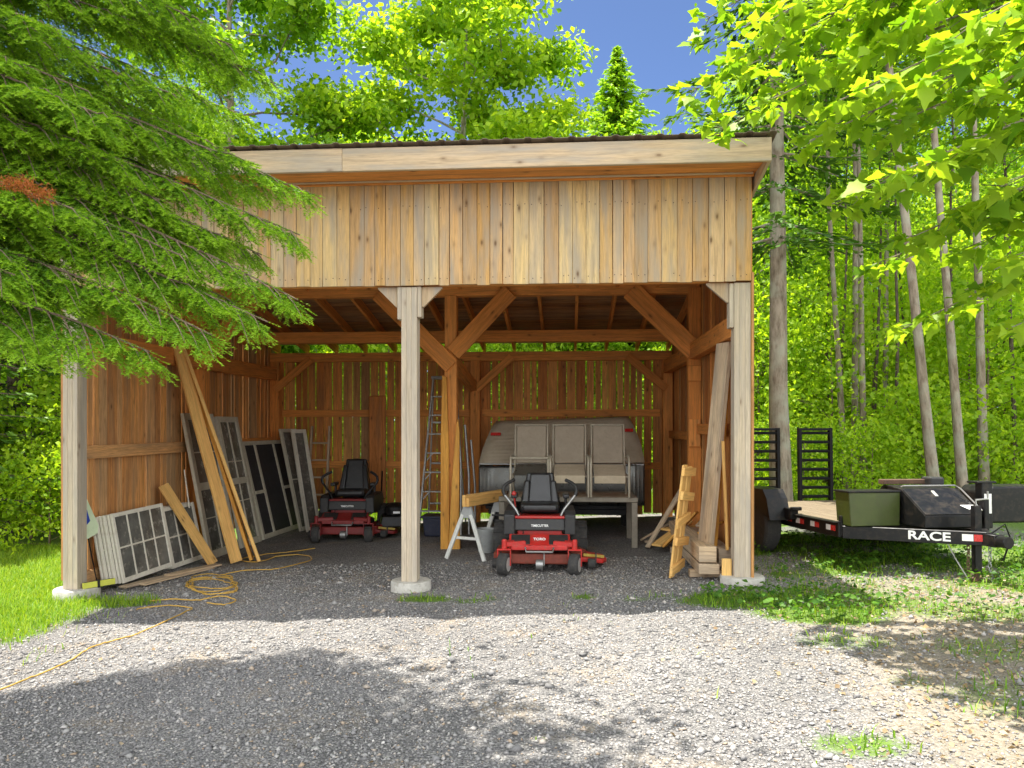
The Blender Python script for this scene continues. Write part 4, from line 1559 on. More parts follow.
sash('glazed_door', 'tall grey glazed door with two glass fields leaning behind the long planks', 'door', (-4.60, 9.50, zl + .02), (.03, 1, 0), (-.36, 0, 1.85), .78, 1.93, .085, .045, 2, 4, M['greyp'], M['pane'], mun=.014, extra=((.39, .95, .62, .10),))
sash('glazed_door', 'narrower grey glazed door standing right of the long planks', 'door', (-4.58, 10.42, zl + .02), (.02, 1, 0), (-.38, 0, 1.85), .66, 1.90, .08, .045, 2, 3, M['greyp'], M['pane'], mun=.016, extra=((.33, .95, .5, .09),))
ws = sash('screen_panel', 'wide grey framed three part screen with dark mesh leaning on the left wall', 'screen', (-4.56, 11.15, zl + .03), (.04, 1, 0), (-.36, 0, 1.5), 1.50, 1.52, .06, .04, 1, 1, M['greyp'], M['screen'],
          extra=((.42, .76, .055, 1.40), (1.10, .76, .055, 1.40), (.24, .72, .30, .05), (1.27, .72, .27, .05)))
sash('storm_window', 'thin grey frame leaning in the back left corner, nearest the wide screen', 'window frame', (-4.34, 12.10, zl + .03), (.35, .94, 0), (-.40, .16, 1.66), .40, 1.72, .055, .04, 1, 2, M['greyp'], M['pane'])
sash('storm_window', 'thin pale frame leaning in the back left corner, nearest the rear mower', 'window frame', (-4.20, 12.02, zl + .03), (.5, .87, 0), (-.34, .18, 1.66), .30, 1.70, .06, .04, 1, 1, M['whitep'], M['pane'])


# ------------------------------------------------------------------ loose boards
def board(name, label, cat, p0, p1, w, th, mat, up=(1, 0, 0), group=None, bevel=.003):
    b = MB()
    p0, p1 = Vector(p0), Vector(p1)
    mid = (p0 + p1) / 2
    b.bar(p0 - mid, p1 - mid, w, th, up)
    o = b.build(name, M[mat], None, bevel=bevel)
    o.location = mid
    return tag(o, label, cat, group)


G_ = 'long planks leaning on the left wall'
z_ = zg(-4, 9.3)
board('plank', 'long yellow plank of the leaning bundle whose foot is furthest right', 'plank', (-3.86, 9.27, z_ + .02), (-4.90, 9.36, 2.62), .13, .04, 'fresh', (.9, .5, .3), G_)
board('plank', 'long yellow plank of the leaning bundle whose foot is furthest left', 'plank', (-4.13, 9.22, z_ + .02), (-4.93, 9.30, 2.60), .15, .04, 'fresh', (.8, -.5, .3), G_)
board('plank', 'shaded narrow plank of the leaning bundle with its foot between the other two', 'plank', (-3.99, 9.36, z_ + .02), (-4.94, 9.44, 2.63), .09, .04, 'slab', (.9, .2, .3), G_)
board('plank', 'short broad yellow board leaning against the second stack of window sashes', 'board', (-4.40, 9.16, zg(-4.4, 9) + .02), (-4.97, 9.02, .86), .16, .028, 'fresh', (.95, -.25, .4))
board('rod', 'thin pale rod leaning beside the tall grey door', 'rod', (-4.78, 9.30, .55), (-4.95, 9.50, 1.02), .016, .016, 'whitep')
board('plank', 'wide orange plank standing against the back wall above the rear mower', 'plank', *[(at(379, 500, 12.72).x, 12.62, .35), (at(377, 395, 12.72).x, 12.76, 2.10)], .30, .035, 'inner', (0, 1, 0), bevel=.02)
rl = [(-4.72, 7.75, .035, -4.45, 8.75, .03), (-4.60, 7.9, .03, -4.30, 8.9, .02), (-4.52, 8.3, .05, -4.28, 9.05, .03)]
labs = ['flat pale board on the ground under the first window sashes, nearest the wall', 'flat pale board on the ground in front of the first window sashes', 'short pale board lying at the foot of the second window sashes']
for (a0, b0, c0, a1, b1, c1), lab in zip(rl, labs):
    board('board', lab, 'board', (a0, b0, zg(a0, b0) + c0), (a1, b1, zg(a1, b1) + c1), .11, .02, 'greyw', (0, 0, 1), 'flat boards under the window sashes')

# right wall: tall boards, beams, slatted panel, scraps
board('plank', 'tall wide grey plank leaning on the right wall over the squared beams', 'plank', (1.40, 7.86, .38), (1.60, 7.92, 2.44), .23, .05, 'greyw', (-.9, -.35, 0))
board('plank', 'tall orange edged plank leaning right behind the wide grey one', 'plank', (1.48, 7.98, .36), (1.655, 8.06, 2.40), .17, .045, 'slab', (-.9, -.25, 0))
board('stick', 'thin pale stick standing between the tall planks and the right post', 'stick', (1.575, 7.66, .36), (1.545, 7.72, 1.44), .035, .02, 'fresh', (-.9, -.3, 0))
zr = zg(1.4, 8)
G2 = 'squared beams stacked on the ground at the right wall'
board('squared_timber', 'uppermost squared grey beam of the stack by the right post', 'beam', (1.36, 7.52, zr + .265), (1.34, 9.6, zr + .255), .17, .155, 'greyw', (0, 0, 1), G2, .006)
board('squared_timber', 'low flat beam at the bottom of the stack by the right post', 'beam', (1.37, 7.50, zr + .125), (1.36, 9.5, zr + .115), .20, .10, 'greyw', (0, 0, 1), G2, .006)
board('squared_timber', 'second grey beam in the stack lying against the right wall', 'beam', (1.575, 7.72, zr + .20), (1.555, 9.4, zr + .19), .14, .18, 'greyw', (0, 0, 1), G2, .006)
for yy, lab in ((7.78, 'wood block carrying the front end of the stacked beams'), (9.2, 'wood block carrying the rear end of the stacked beams')):
    board('wood_block', lab, 'block', (1.22, yy, zr + .036), (1.62, yy, zr + .036), .09, .07, 'greyw', (0, 0, 1))
board('wood_block', 'short upright board end beside the right post footing', 'board', (1.525, 7.45, zr + .02), (1.525, 7.45, zr + .24), .09, .03, 'fresh', (0, 1, 0))

sp = thing('slatted_panel', 'orange slatted panel of boards and short cleats leaning at the right wall', 'panel')
sp.matrix_world = frame_matrix((1.02, 7.66, zg(1.1, 7.7) + .01), (.42, .80, .0), (.30, .30, 1.02))
b = MB()
for xx, w_ in ((.06, .11), (.21, .12)):
    b.box((xx, .012, .57), (w_, .022, 1.14 - .05 * (xx > .1)))
b.build('boards', M['fresh'], sp, bevel=.003)
for k, zz in enumerate((.10, .36, .58, .82, 1.07)):
    b = MB()
    b.box((.135 + (.03 if k % 2 else -.015), -.016, zz), (.36, .03, .085), Matrix.Rotation(R((-7, 5, -9, 6, 3)[k]), 3, 'Y'))
    b.build('cleat', M['fresh'], sp, bevel=.003)

scr = [((.98, 9.5, .02), (1.50, 9.9, .78), .07, 'greyw', 'dull stick slanting up out of the scrap pile'), ((1.0, 9.75, .06), (1.55, 9.35, .10), .12, 'greyw', 'flat grey board at the bottom of the scrap pile'),
       ((1.05, 9.15, .10), (1.52, 9.75, .32), .13, 'fresh', 'broad tan board sloping across the scrap pile'), ((1.15, 9.2, .08), (1.5, 9.0, .52), .10, 'slab', 'orange offcut propped on the scrap pile'),
       ((.95, 10.0, .04), (1.45, 9.9, .36), .10, 'greyw', 'grey board leaning at the back of the scrap pile'), ((1.2, 9.5, .24), (1.55, 9.8, .26), .16, 'fresh', 'short tan board lying on top of the scrap pile'),
       ((1.46, 8.5, .42), (1.60, 8.75, .50), .12, 'greyw', 'splintered offcut lying on the squared beams'), ((1.40, 8.25, .38), (1.62, 8.1, .52), .08, 'slab', 'bright offcut tilted on the squared beams')]
for p, q, w_, mt, lab in scr:
    zz = zg(1.2, 9)
    board('scrap_board', lab, 'board', (p[0], p[1], p[2] + zz), (q[0], q[1], q[2] + zz), w_, .025, mt, (0, 0, 1), 'scrap boards at the right wall')

# sign on a stake behind the left post
sg_ = thing('yard_sign', 'pale green sign with blue emblem on a thin stake behind the left post', 'sign')
sg_.matrix_world = frame_matrix((-4.955, 7.60, zg(-4.9, 7.6)), (.30, .95, 0), (-.14, 0, 1))
b = MB()
b.prism([(-.15, .52), (.13, .62), (.15, .70), (.0, 1.10), (-.14, 1.16)], .008, (0, 0, 0), Matrix.Rotation(R(90), 3, 'X'))
b.build('sign_board', M['signgreen'], sg_, bevel=.002)
b = MB()
b.prism([(-.13, .72), (-.02, .70), (.05, .76), (.02, .90), (-.04, .95), (-.12, .95)], .003, (0, -.0065, 0), Matrix.Rotation(R(90), 3, 'X'))
b.build('emblem', M['signblue'], sg_)
b = MB()
b.tube([(-.10, -.0095, .74), (-.05, -.0095, .76), (-.04, -.0095, .81), (-.08, -.0095, .845)], .010, 6)
b.build('emblem_stroke', M['white'], sg_)
b = MB()
b.tube([(.0, .008, .75), (.045, .008, .35), (.09, .008, -.02)], .007, 6)
b.build('stake', M['black'], sg_)

lv = thing('spirit_level', 'yellow bar with a black clamp lying on the left post footing', 'level')
p, q = Vector((-4.93, 7.40, zg(-4.9, 7.4) + .125)), Vector((-4.72, 7.62, zg(-4.7, 7.6) + .13))
b = MB()
b.bar(p, q, .03, .06)
b.build('bar', M['yellowl'], lv, bevel=.003)
b = MB()
b.bar(p.lerp(q, .44), p.lerp(q, .52), .045, .08)
b.build('clamp', M['black'], lv, bevel=.003)
b = MB()
b.bar(p.lerp(q, .05), p.lerp(q, .95), .014, .064)
b.build('inset', M['blackm'], lv)


# ------------------------------------------------------------------ yellow cords
def cord(name, label, pix, r, extra_z=.012, wob=0.0):
    P = [on_ground(*p) for p in pix]
    rs = random.Random(3)
    pts = []
    for i in range(len(P) - 1):
        p0, p1, p2, p3 = P[max(0, i - 1)], P[i], P[i + 1], P[min(len(P) - 1, i + 2)]
        for k in range(6):
            t = k / 6
            v = .5 * ((2 * p1) + (p2 - p0) * t + (2 * p0 - 5 * p1 + 4 * p2 - p3) * t * t + (3 * p1 - p0 - 3 * p2 + p3) * t ** 3)
            v = v + Vector((rs.uniform(-wob, wob), rs.uniform(-wob, wob), 0))
            v.z = float(ground_z(v.x, v.y)) + extra_z + rs.uniform(0, .006)
            pts.append(v)
    b = MB()
    b.tube(pts, r, 7)
    return tag(b.build(name, M['yellow'], None, smooth=50), label, 'cord')


cord('extension_cord', 'yellow cord snaking over the gravel from the left edge towards the shed', [(-14, 694), (8, 686), (35, 675), (62, 664), (82, 652), (100, 643), (125, 636), (150, 628), (168, 621), (184, 613), (192, 609), (178, 606), (150, 609), (135, 612)], .006)
coil = []
for k in range(34):
    a = k * .78
    coil.append((212 + 24 * math.cos(a) * (1 + .12 * math.sin(k * 1.7)) + 3 * math.sin(k * 2.3), 589 + 7.0 * math.sin(a) * (1 + .15 * math.cos(k * 1.3)) - k * .22))
cord('extension_cord', 'tangled coil of yellow cord on the ground beside the long planks', coil, .0055, .012, .016)
cord('extension_cord', 'loose loop of yellow cord trailing across the floor right of the long planks', [(222, 576), (245, 572), (270, 571), (292, 567), (312, 560), (300, 556), (276, 558), (258, 563), (240, 561), (262, 556), (290, 553), (318, 549)], .0065, .014, .008)
cord('extension_cord', 'yellow cord end lying in front of the coil on the shaded gravel', [(150, 603), (175, 601), (200, 600), (222, 598), (236, 602), (224, 606), (205, 604)], .0065, .014, .006)


# ------------------------------------------------------------------ zero turn mowers
def wheel(b, c, r, w, mi=0, tread=True):
    rot = Matrix.Rotation(R(90), 3, 'Y')
    b.lathe([(r * .62, -w / 2), (r * .90, -w / 2), (r * .985, -w * .38), (r, -w * .2), (r, w * .2), (r * .985, w * .38), (r * .90, w / 2), (r * .62, w / 2)], c, rot, 26, mi=mi)


def mower(label, loc, rz, s, dark=False, high=False):
    t = thing('riding_mower', label, 'mower', loc, (0, 0, rz))
    t.scale = (s, s, s)
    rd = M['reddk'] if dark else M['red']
    # caster wheels and forks
    for sx in (-1, 1):
        x = sx * .375
        b = MB()
        wheel(b, (0, 0, 0), .115, .105)
        o = b.build('caster_wheel', M['rubber'], t, smooth=40)
        o.location = (x, -.01, .115)
        o.rotation_euler = (0, 0, R(-16 if not dark else 7))
        b = MB()
        b.lathe([(.035, -.056), (.072, -.054), (.074, .054), (.035, .056)], (0, 0, 0), Matrix.Rotation(R(90), 3, 'Y'), 18)
        b.build('hub', M['wheelw'], o, smooth=40)
        b = MB()
        b.box((x - .068, .015, .18), (.012, .05, .17)).box((x + .068, .015, .18), (.012, .05, .17)).box((x, .015, .268), (.148, .06, .016)).lathe([(.028, .27), (.028, .36), (.02, .375)], (x, .03, 0), None, 14)
        b.build('caster_fork', rd, t, bevel=.003)
        b = MB()
        b.bar((sx * .37, .05, .315), (sx * .20, .30, .33), .07, .055).bar((sx * .385, .05, .315), (sx * .15, .10, .325), .05, .05)
        b.build('front_arm', rd, t, bevel=.006)
    # foot plate with rubber mats
    b = MB()
    rp = Matrix.Rotation(R(24), 3, 'X')
    b.box((0, .17, .335), (.66, .24, .03), rp)
    b.box((0, .06, .28), (.60, .03, .05))
    fp = b.build('foot_plate', rd, t, bevel=.006, seg=2)
    for sx in (-1, 1):
        b = MB()
        b.box((sx * .205, .163, .353), (.205, .19, .008), rp)
        b.build('foot_mat', M['blackm'], fp, bevel=.003)
    b = MB()
    b.box((0, .163, .352), (.17, .19, .004), rp)
    b.build('badge_plate', rd, fp)
    if not dark:
        text_mesh('TORO', .046, 'lettering', M['white'], fp, (0, .158, .357), (R(24 + 20), 0, 0), .0012)
    # dash panel
    b = MB()
    b.box((0, .37, .485), (.56, .05, .13), Matrix.Rotation(R(-12), 3, 'X'))
    dp = b.build('front_panel', M['blackm'], t, bevel=.012, seg=2)
    text_mesh('TIMECUTTER', .036, 'lettering', M['white'], dp, (0, .339, .478), (R(78), 0, 0), .001, .9)
    b = MB()
    b.box((0, .45, .565), (.60, .16, .03)).box((0, .62, .46), (.50, .45, .2))
    b.build('body', rd, t, bevel=.012, seg=2)
    for sx in (-1, 1):
        b = MB()
        b.prism([(.30, .38), (.30, .60), (.38, .64), (1.05, .64), (1.15, .55), (1.15, .40), (.95, .36), (.75, .36)], .12, (sx * .335, 0, 0), Matrix(((0, 0, 1), (1, 0, 0), (0, 1, 0))))
        b.build('fender', M['blackm'], t, bevel=.015, seg=2)
        # rear wheels
        b = MB()
        wheel(b, (sx * .45, 1.02, .225), .225, .20)
        for k in range(22):
            a = k * 2 * math.pi / 22
            b.box((sx * .45 + .05 * (-1) ** k, 1.02 + math.cos(a) * .226, .225 + math.sin(a) * .226), (.09, .03, .014), Matrix.Rotation(a - R(90), 3, 'X'))
        o = b.build('rear_wheel', M['rubber'], t, smooth=40)
        b = MB()
        b.lathe([(.05, -.08), (.135, -.09), (.14, .09), (.05, .10)], (sx * .45, 1.02, .225), Matrix.Rotation(R(90), 3, 'Y'), 20)
        b.build('hub', M['wheelw'], o, smooth=40)
        # lap bars
        b = MB()
        b.tube([(sx * .235, .42, .58), (sx * .27, .44, .65), (sx * .395, .50, .80), (sx * .415, .51, .85), (sx * .405, .52, .90), (sx * .36, .57, .935), (sx * .30, .62, .962)], .0155, 10)
        lb = b.build('lap_bar', M['black'] if dark else M['steel'], t, smooth=50)
        b = MB()
        b.tube([(sx * .395, .50, .80), (sx * .415, .51, .85), (sx * .405, .52, .90), (sx * .36, .57, .935), (sx * .293, .624, .965)], .020, 10)
        b.build('grip', M['blackm'], lb, smooth=50)
        # arm rest
        b = MB()
        b.box((sx * .30, .82, .77), (.075, .26, .05)).box((sx * .30, .90, .69), (.03, .05, .14))
        b.build('arm_rest', M['vinyl'], t, bevel=.018, seg=3)
    # seat
    hb = .12 if high else 0
    b = MB()
    b.box((0, .70, .655), (.44, .40, .10)).box((0, .52, .655), (.40, .08, .085))
    st = b.build('seat', M['vinyl'], t, smooth=60, bevel=.032, seg=4)
    tilt = Matrix.Rotation(R(-14), 3, 'X')
    b = MB()
    b.box((0, .905, .83 + hb / 2), (.30, .08, .38 + hb), tilt, None, 0, (.80, .8))
    for sx in (-1, 1):
        b.box((sx * .165, .880, .79 + hb / 2), (.095, .14, .30 + hb), Matrix.Rotation(R(sx * -6), 3, 'Y') @ tilt, None, 0, (.75, .6))
    b.box((0, .955, .84 + hb / 2), (.40, .05, .38 + hb), tilt, None, 0, (.8, 1))
    b.build('backrest', M['vinyl'], t, smooth=70, bevel=.024, seg=5)
    if dark:
        b = MB()
        b.lathe([(.0, 0), (.022, 0), (.022, .004), (0, .004)], (0, .895 + .02, .985), Matrix.Rotation(R(76), 3, 'X'), 14)
        b.build('badge', M['whitered'], t)
    # engine behind the seat
    b = MB()
    b.box((0, 1.20, .58), (.46, .34, .30)).lathe([(.17, .70), (.17, .82), (.15, .86), (.05, .87)], (0, 1.2, 0), None, 24)
    en = b.build('engine', M['blackm'], t, smooth=40, bevel=.012, seg=2)
    if high:
        b = MB()
        b.lathe([(.16, .86), (.17, .90), (.17, 1.06), (.12, 1.13), (.04, 1.14)], (-.03, 1.2, 0), None, 24)
        b.build('engine_cover', M['blackm'], en, smooth=40)
        b = MB()
        b.box((-.03, 1.05, 1.09), (.16, .04, .05)).box((-.03, 1.06, 1.02), (.12, .03, .025))
        b.build('engine_label', M['plastgrey'], en, bevel=.004)
        for k in range(4):
            b = MB()
            b.tube([(-.20 - .008 * k, 1.02, .78 + .045 * k), (-.14, 1.0, .80 + .05 * k)], .012, 8)
            b.build('cooling_fin', M['steel'], en, smooth=40)
    b = MB()
    b.box((0, 1.35, .42), (.70, .05, .16))
    b.box((0, .85, .30), (.42, 1.0, .06))
    b.build('frame', M['black'], t, bevel=.006)
    # deck with discharge chute and rollers
    b = MB()
    b.prism([(-.50, .20), (-.44, .12), (.30, .10), (.46, .20), (.52, .42), (.42, .78), (.10, .92), (-.25, .92), (-.48, .72)], .11, (0, 0, .150))
    b.build('deck', M['deckred'] if not dark else rd, t, bevel=.015, seg=2)
    b = MB()
    b.box((.10, .30, .24), (.5, .3, .03)).lathe([(.10, .23), (.10, .29), (.06, .31)], (-.28, .45, 0), None, 18).lathe([(.10, .23), (.10, .29), (.06, .31)], (.28, .45, 0), None, 18)
    b.build('belt_cover', M['black'], t, bevel=.006)
    b = MB()
    b.prism([(.44, .18), (.70, .26), (.74, .36), (.72, .60), (.46, .68)], .05, (0, 0, .19), Matrix.Rotation(R(7), 3, 'Y'))
    b.build('discharge_chute', rd, t, bevel=.012, seg=2)
    b = MB()
    b.box((.59, .275, .165), (.24, .012, .03), Matrix.Rotation(R(17), 3, 'Z') @ Matrix.Rotation(R(7), 3, 'Y'))
    b.build('warning_strip', M['strip'], t)
    for x_, y_ in ((0.0, .07), (.56, .17), (-.47, .14)):
        b = MB()
        b.lathe([(.02, -.04), (.052, -.038), (.055, 0), (.052, .038), (.02, .04)], (x_, y_, .10), Matrix.Rotation(R(90), 3, 'Y'), 16)
        b.box((x_ + .05, y_ + .03, .15), (.012, .04, .13))
        b.build('deck_roller', M['steel'] if x_ == 0 else M['rubber'], t, smooth=40)
    b = MB()
    b.tube([(-.15, .03, .285), (-.14, -.03, .25), (.14, -.03, .25), (.15, .03, .285)], .011, 8)
    b.build('tow_bar', M['steel'], t, smooth=50)
    b = MB()
    b.tube([(.10, 1.03, .70), (.16, .98, .74), (.22, 1.02, .70), (.24, 1.10, .62)], .010, 8)
    b.build('fuel_hose', M['black'], t, smooth=50)
    b = MB()
    b.tube([(-.22, .30, .30), (-.18, .34, .40), (-.20, .42, .47)], .006, 6)
    b.build('control_cable', M['black'], t, smooth=50)
    if not dark:
        b = MB()
        b.tube([(-.55, .62, .56), (-.30, .60, .56), (-.20, .62, .57)], .012, 8)
        b.build('deck_lever', M['black'], t, smooth=50)
        b = MB()
        b.tube([(-.28, .72, .62), (-.30, .70, .78)], .008, 8).lathe([(.0, .77), (.026, .785), (.03, .80), (.012, .83), (0, .83)], (-.30, .70, 0), None, 12)
        b.build('throttle_knob', rd, t, smooth=50)
    return t


mf = on_ground(539, 577)
mower('red zero turn riding mower with black seat in the middle of the shed opening', (mf.x, mf.y + .1, zg(mf.x, mf.y)), R(1.5), 1.0)
mr = on_ground(341, 543)
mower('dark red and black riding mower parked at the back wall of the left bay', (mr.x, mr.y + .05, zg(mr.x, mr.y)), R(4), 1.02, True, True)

# ------------------------------------------------------------------ saw horse and pail
sh_ = on_ground(466, 560)
sw = thing('sawhorse', 'saw horse with white plastic legs and a timber top beside the front mower', 'sawhorse', (sh_.x, sh_.y, zg(sh_.x, sh_.y)), (0, 0, R(-24)))
b = MB()
b.box((0, .42, .715), (.045, .95, .14)).box((.048, .42, .70), (.04, .93, .11))
b.build('top_rail', M['fresh'], sw, bevel=.004)
b = MB()
b.prism([(-.10, .50), (.10, .50), (.05, .66), (-.04, .66)], .05, (0, .03, 0), Matrix.Rotation(R(90), 3, 'X')).prism([(-.10, .50), (.10, .50), (.05, .66), (-.04, .66)], .05, (0, .80, 0), Matrix.Rotation(R(90), 3, 'X'))
b.build('bracket', M['plastgrey'], sw, bevel=.006)
for y_ in (.02, .80):
    for sx in (-1, 1):
        b = MB()
        b.bar((sx * .05, y_, .56), (sx * .27, y_ - (.04 if y_ < .5 else -.04), 0.0), .05, .028, (0, 1, 0))
        b.build('leg', M['sawwhite'], sw, bevel=.004)
    b = MB()
    b.box((0, y_ - .005, .26), (.32, .022, .035))
    b.build('cross_brace', M['sawwhite'], sw, bevel=.004)
pp = on_ground(486, 552)
pl = thing('pail', 'grey plastic pail between the saw horse and the front mower', 'pail', (pp.x, pp.y, zg(pp.x, pp.y)))
b = MB()
b.lathe([(.0, 0), (.095, 0), (.10, .01), (.122, .27), (.132, .275), (.132, .30), (.122, .30), (.115, .285), (.09, .03), (0, .03)], (0, 0, 0), None, 26)
b.build('bucket', M['plastgrey'], pl, smooth=40)
b = MB()
b.tube([(.13 * math.cos(a), -.12 * abs(math.sin(a)) * .4 - .02, .28 - .14 * math.sin(a)) for a in [math.pi * k / 12 for k in range(13)]], .004, 6)
b.build('handle', M['steel'], pl)

# ------------------------------------------------------------------ silver cargo trailer at the back of the right bay
cs = thing('cargo_trailer', 'low silver ribbed trailer with a rounded front behind the patio chairs', 'trailer', (-.10, 10.95, zg(0, 11)), (0, 0, R(-1)))
prof = [(.02, .42), (0, .50), (0, .98), (.02, 1.02), (.05, 1.04), (.10, 1.12), (.17, 1.24), (.26, 1.38), (.37, 1.52), (.50, 1.62), (.66, 1.67)]
hw = lambda z: 1.19 if z < 1.05 else 1.19 - .20 * ((z - 1.05) / .65) ** 1.5
top_t = lambda x: 1 + .02 * x


def camper_sheet(rows, name, mat, ribs):
    b = MB()
    V_, F_ = [], []
    nx_ = 90 if ribs == 'v' else 14
    for (y_, z_) in rows:
        for i in range(nx_ + 1):
            u = i / nx_ * 2 - 1
            x_ = u * hw(z_)
            yy_ = y_ + .10 * max(0, abs(u) - .86) ** 1.5 * 12 * .25
            if ribs == 'v':
                yy_ -= .006 * (i % 2)
            V_.append((x_, yy_, z_ * top_t(x_)))
    for r_ in range(len(rows) - 1):
        for i in range(nx_):
            k = r_ * (nx_ + 1) + i
            F_.append((k, k + 1, k + nx_ + 2, k + nx_ + 1))
    b.add(V_, F_, tone=.5)
    o = b.build(name, mat, cs, smooth=25)
    so = o.modifiers.new('thick', 'SOLIDIFY')
    so.thickness = .008
    so.offset = 1
    return o


camper_sheet([(.02, .42), (0, .50), (0, .97), (.012, 1.0)], 'lower_panel', M['silverdk'], 'v')
rows = []
for i in range(len(prof) - 1):
    if prof[i][1] < 1.0:
        continue
    (ya, za), (yb, zb) = prof[i], prof[i + 1]
    k = max(1, int((zb - za) / .016))
    for j in range(k):
        f = j / k
        rows.append((ya + (yb - ya) * f - (.005 if len(rows) % 3 == 0 and .98 < za < 1.55 else 0), za + (zb - za) * f))
rows.append(prof[-1])
camper_sheet(rows, 'upper_panel', M['silver'], 'h')
b = MB()
pr = [(y_ + .012, z_) for y_, z_ in prof]
for sx in (-1, 1):
    V_ = []
    for (y_, z_) in pr:
        x_ = sx * (hw(z_) - .004)
        V_ += [(x_, y_ + .02, z_ * top_t(x_)), (x_, 1.75, z_ * top_t(x_))]
    F_ = [(2 * i, 2 * i + 1, 2 * i + 3, 2 * i + 2) for i in range(len(pr) - 1)]
    b.add(V_, F_, tone=.5)
V_ = [(sx * hw(1.67), y_, 1.67 * top_t(sx * hw(1.67)) - .002) for y_ in (.66, 1.76) for sx in (-1, 1)]
b.add(V_, [(0, 1, 3, 2)], tone=.5)
so = b.build('shell', M['silver'], cs)
mm = so.modifiers.new('thick', 'SOLIDIFY')
mm.thickness = .006
for sx in (-1, 1):
    b = MB()
    b.box((sx * .97, .255, 1.475 * top_t(sx)), (.15, .02, .05), Matrix.Rotation(R(-38), 3, 'X'))
    b.build('marker_light', M['whitered'], cs, bevel=.006, seg=2)
    b = MB()
    b.box((sx * .30 - .05, .115, 1.20), (.16, .018, .035), Matrix.Rotation(R(-33), 3, 'X'))
    b.build('latch', M['black'], cs, bevel=.004)
    b = MB()
    wheel(b, (sx * 1.0, 1.0, .27), .27, .17)
    b.build('wheel', M['rubber'], cs, smooth=40)
b = MB()
b.box((0, .9, .39), (2.2, 1.7, .06)).box((0, .05, .33), (2.1, .08, .08))
b.build('chassis', M['black'], cs, bevel=.005)
b = MB()
b.box((0, .015, 1.015), (2.36, .03, .025))
b.build('trim_strip', M['alu'], cs, bevel=.004)

# patio table with three sling chairs put up on it
tz = .655
tb_ = thing('patio_table', 'long weathered patio table carrying three tan chairs behind the front mower', 'table', (0, 9.66, zg(0, 9.8)))
b = MB()
b.box((0, .02, tz - .02), (1.76, .06, .06)).box((0, .88, tz - .02), (1.76, .06, .06)).box((-.85, .45, tz - .02), (.06, .80, .06)).box((.85, .45, tz - .02), (.06, .80, .06))
b.build('rim', M['tablew'], tb_, bevel=.006)
b = MB()
for k in range(9):
    b.box((0, .09 + k * .09, tz - .012), (1.63, .082, .02))
b.build('table_top', M['greyw'], tb_, bevel=.002)
for x_ in (-.84, .84):
    for y_ in (.035, .86):
        b = MB()
        b.box((x_, y_, (tz - .05) / 2 - .01), (.075, .07, tz - .04))
        b.build('leg', M['tablew'], tb_, bevel=.006)


def patio_chair(label, x_, sl, st_, bar=False):
    t = thing('patio_chair', label, 'chair', (x_, 9.80, zg(0, 9.8) + tz + .001), (0, 0, 0), 'patio chairs on the table')
    b = MB()
    bt = Matrix.Rotation(R(-13), 3, 'X')
    b.box((0, .36, .665), (.385, .014, .50), bt)
    b.build('back_sling', sl, t, bevel=.004)
    b = MB()
    b.box((0, .08, .335), (.40, .46, .014), Matrix.Rotation(R(16), 3, 'X'))
    b.box((0, -.145, .235), (.39, .02, .10))
    b.build('seat_sling', st_, t, bevel=.004)
    for sx in (-1, 1):
        b = MB()
        q = sx * .215
        b.tube([(q, .44, .93), (q, .40, .80), (q, .30, .42), (q, .24, .30), (q, -.14, .27)], .013, 8)
        b.build('back_frame', M['chairfr'], t, smooth=50)
        b = MB()
        q = sx * .238
        b.tube([(q, -.19, .012), (q, -.19, .45), (q, -.18, .50), (q, -.13, .525), (q, .25, .52), (q, .33, .50)], .0155, 8)
        b.tube([(q, .24, .28), (q, .36, .012)], .0145, 8)
        b.build('leg_frame', M['chairfr'], t, smooth=50)
    b = MB()
    b.tube([(-.215, .44, .925), (.215, .44, .925)], .013, 8)
    b.build('cross_bar', M['chairfr'], t, smooth=50)
    if bar:
        b = MB()
        b.tube([(-.238, -.19, .505), (.238, -.19, .505)], .015, 8)
        b.build('arm_bar', M['chairfr'], t, smooth=50)
    return t


patio_chair('tan sling chair at the left end of the table, with a bar across its arms', -.485, M['sling'], M['silverdk'], True)
patio_chair('tan sling chair in the middle of the table, behind the mower seat', .02, M['sling'], M['slinglt'])
patio_chair('tan sling chair at the right end of the table, nearest the free table leg', .53, M['sling'], M['slinglt'])


# ------------------------------------------------------------------ ladders, poles, tub, barrow at the back
lx = at(438, 540, 11.8)
ld = thing('step_ladder', 'tall aluminium step ladder standing behind the split centre post', 'ladder', (lx.x, 11.75, zg(lx.x, 11.8)))
b = MB()
for sx in (-1, 1):
    b.bar((sx * .30, 0, 0), (sx * .16, .55, 2.42), .028, .07, (0, 1, 0))
b.build('front_rail', M['alu'], ld, bevel=.003)
b = MB()
for sx in (-1, 1):
    b.bar((sx * .32, .95, 0), (sx * .17, .62, 2.38), .022, .05, (0, 1, 0))
for k in (1, 3, 5):
    f = k / 7
    b.bar((-.32 + .15 * f, .95 - .33 * f, 2.38 * f), (.32 - .15 * f, .95 - .33 * f, 2.38 * f), .02, .03)
b.build('rear_rail', M['alu'], ld, bevel=.003)
for k in range(1, 8):
    f = k / 8
    b = MB()
    hw_ = .30 - .14 * f
    b.box((0, .55 * f + .01, 2.42 * f), (2 * hw_, .085, .022))
    b.build('tread', M['alu'], ld, bevel=.003)
    if 2 <= k <= 4:
        b = MB()
        for sx in (-1, 1):
            b.bar((sx * (hw_ - .01), .55 * f - .03, 2.42 * f - .12), (sx * (hw_ - .11), .55 * f - .03, 2.42 * f - .012), .014, .008, (0, 1, 0))
        b.build('brace', M['alu'], ld)
b = MB()
b.box((0, .59, 2.43), (.38, .20, .05))
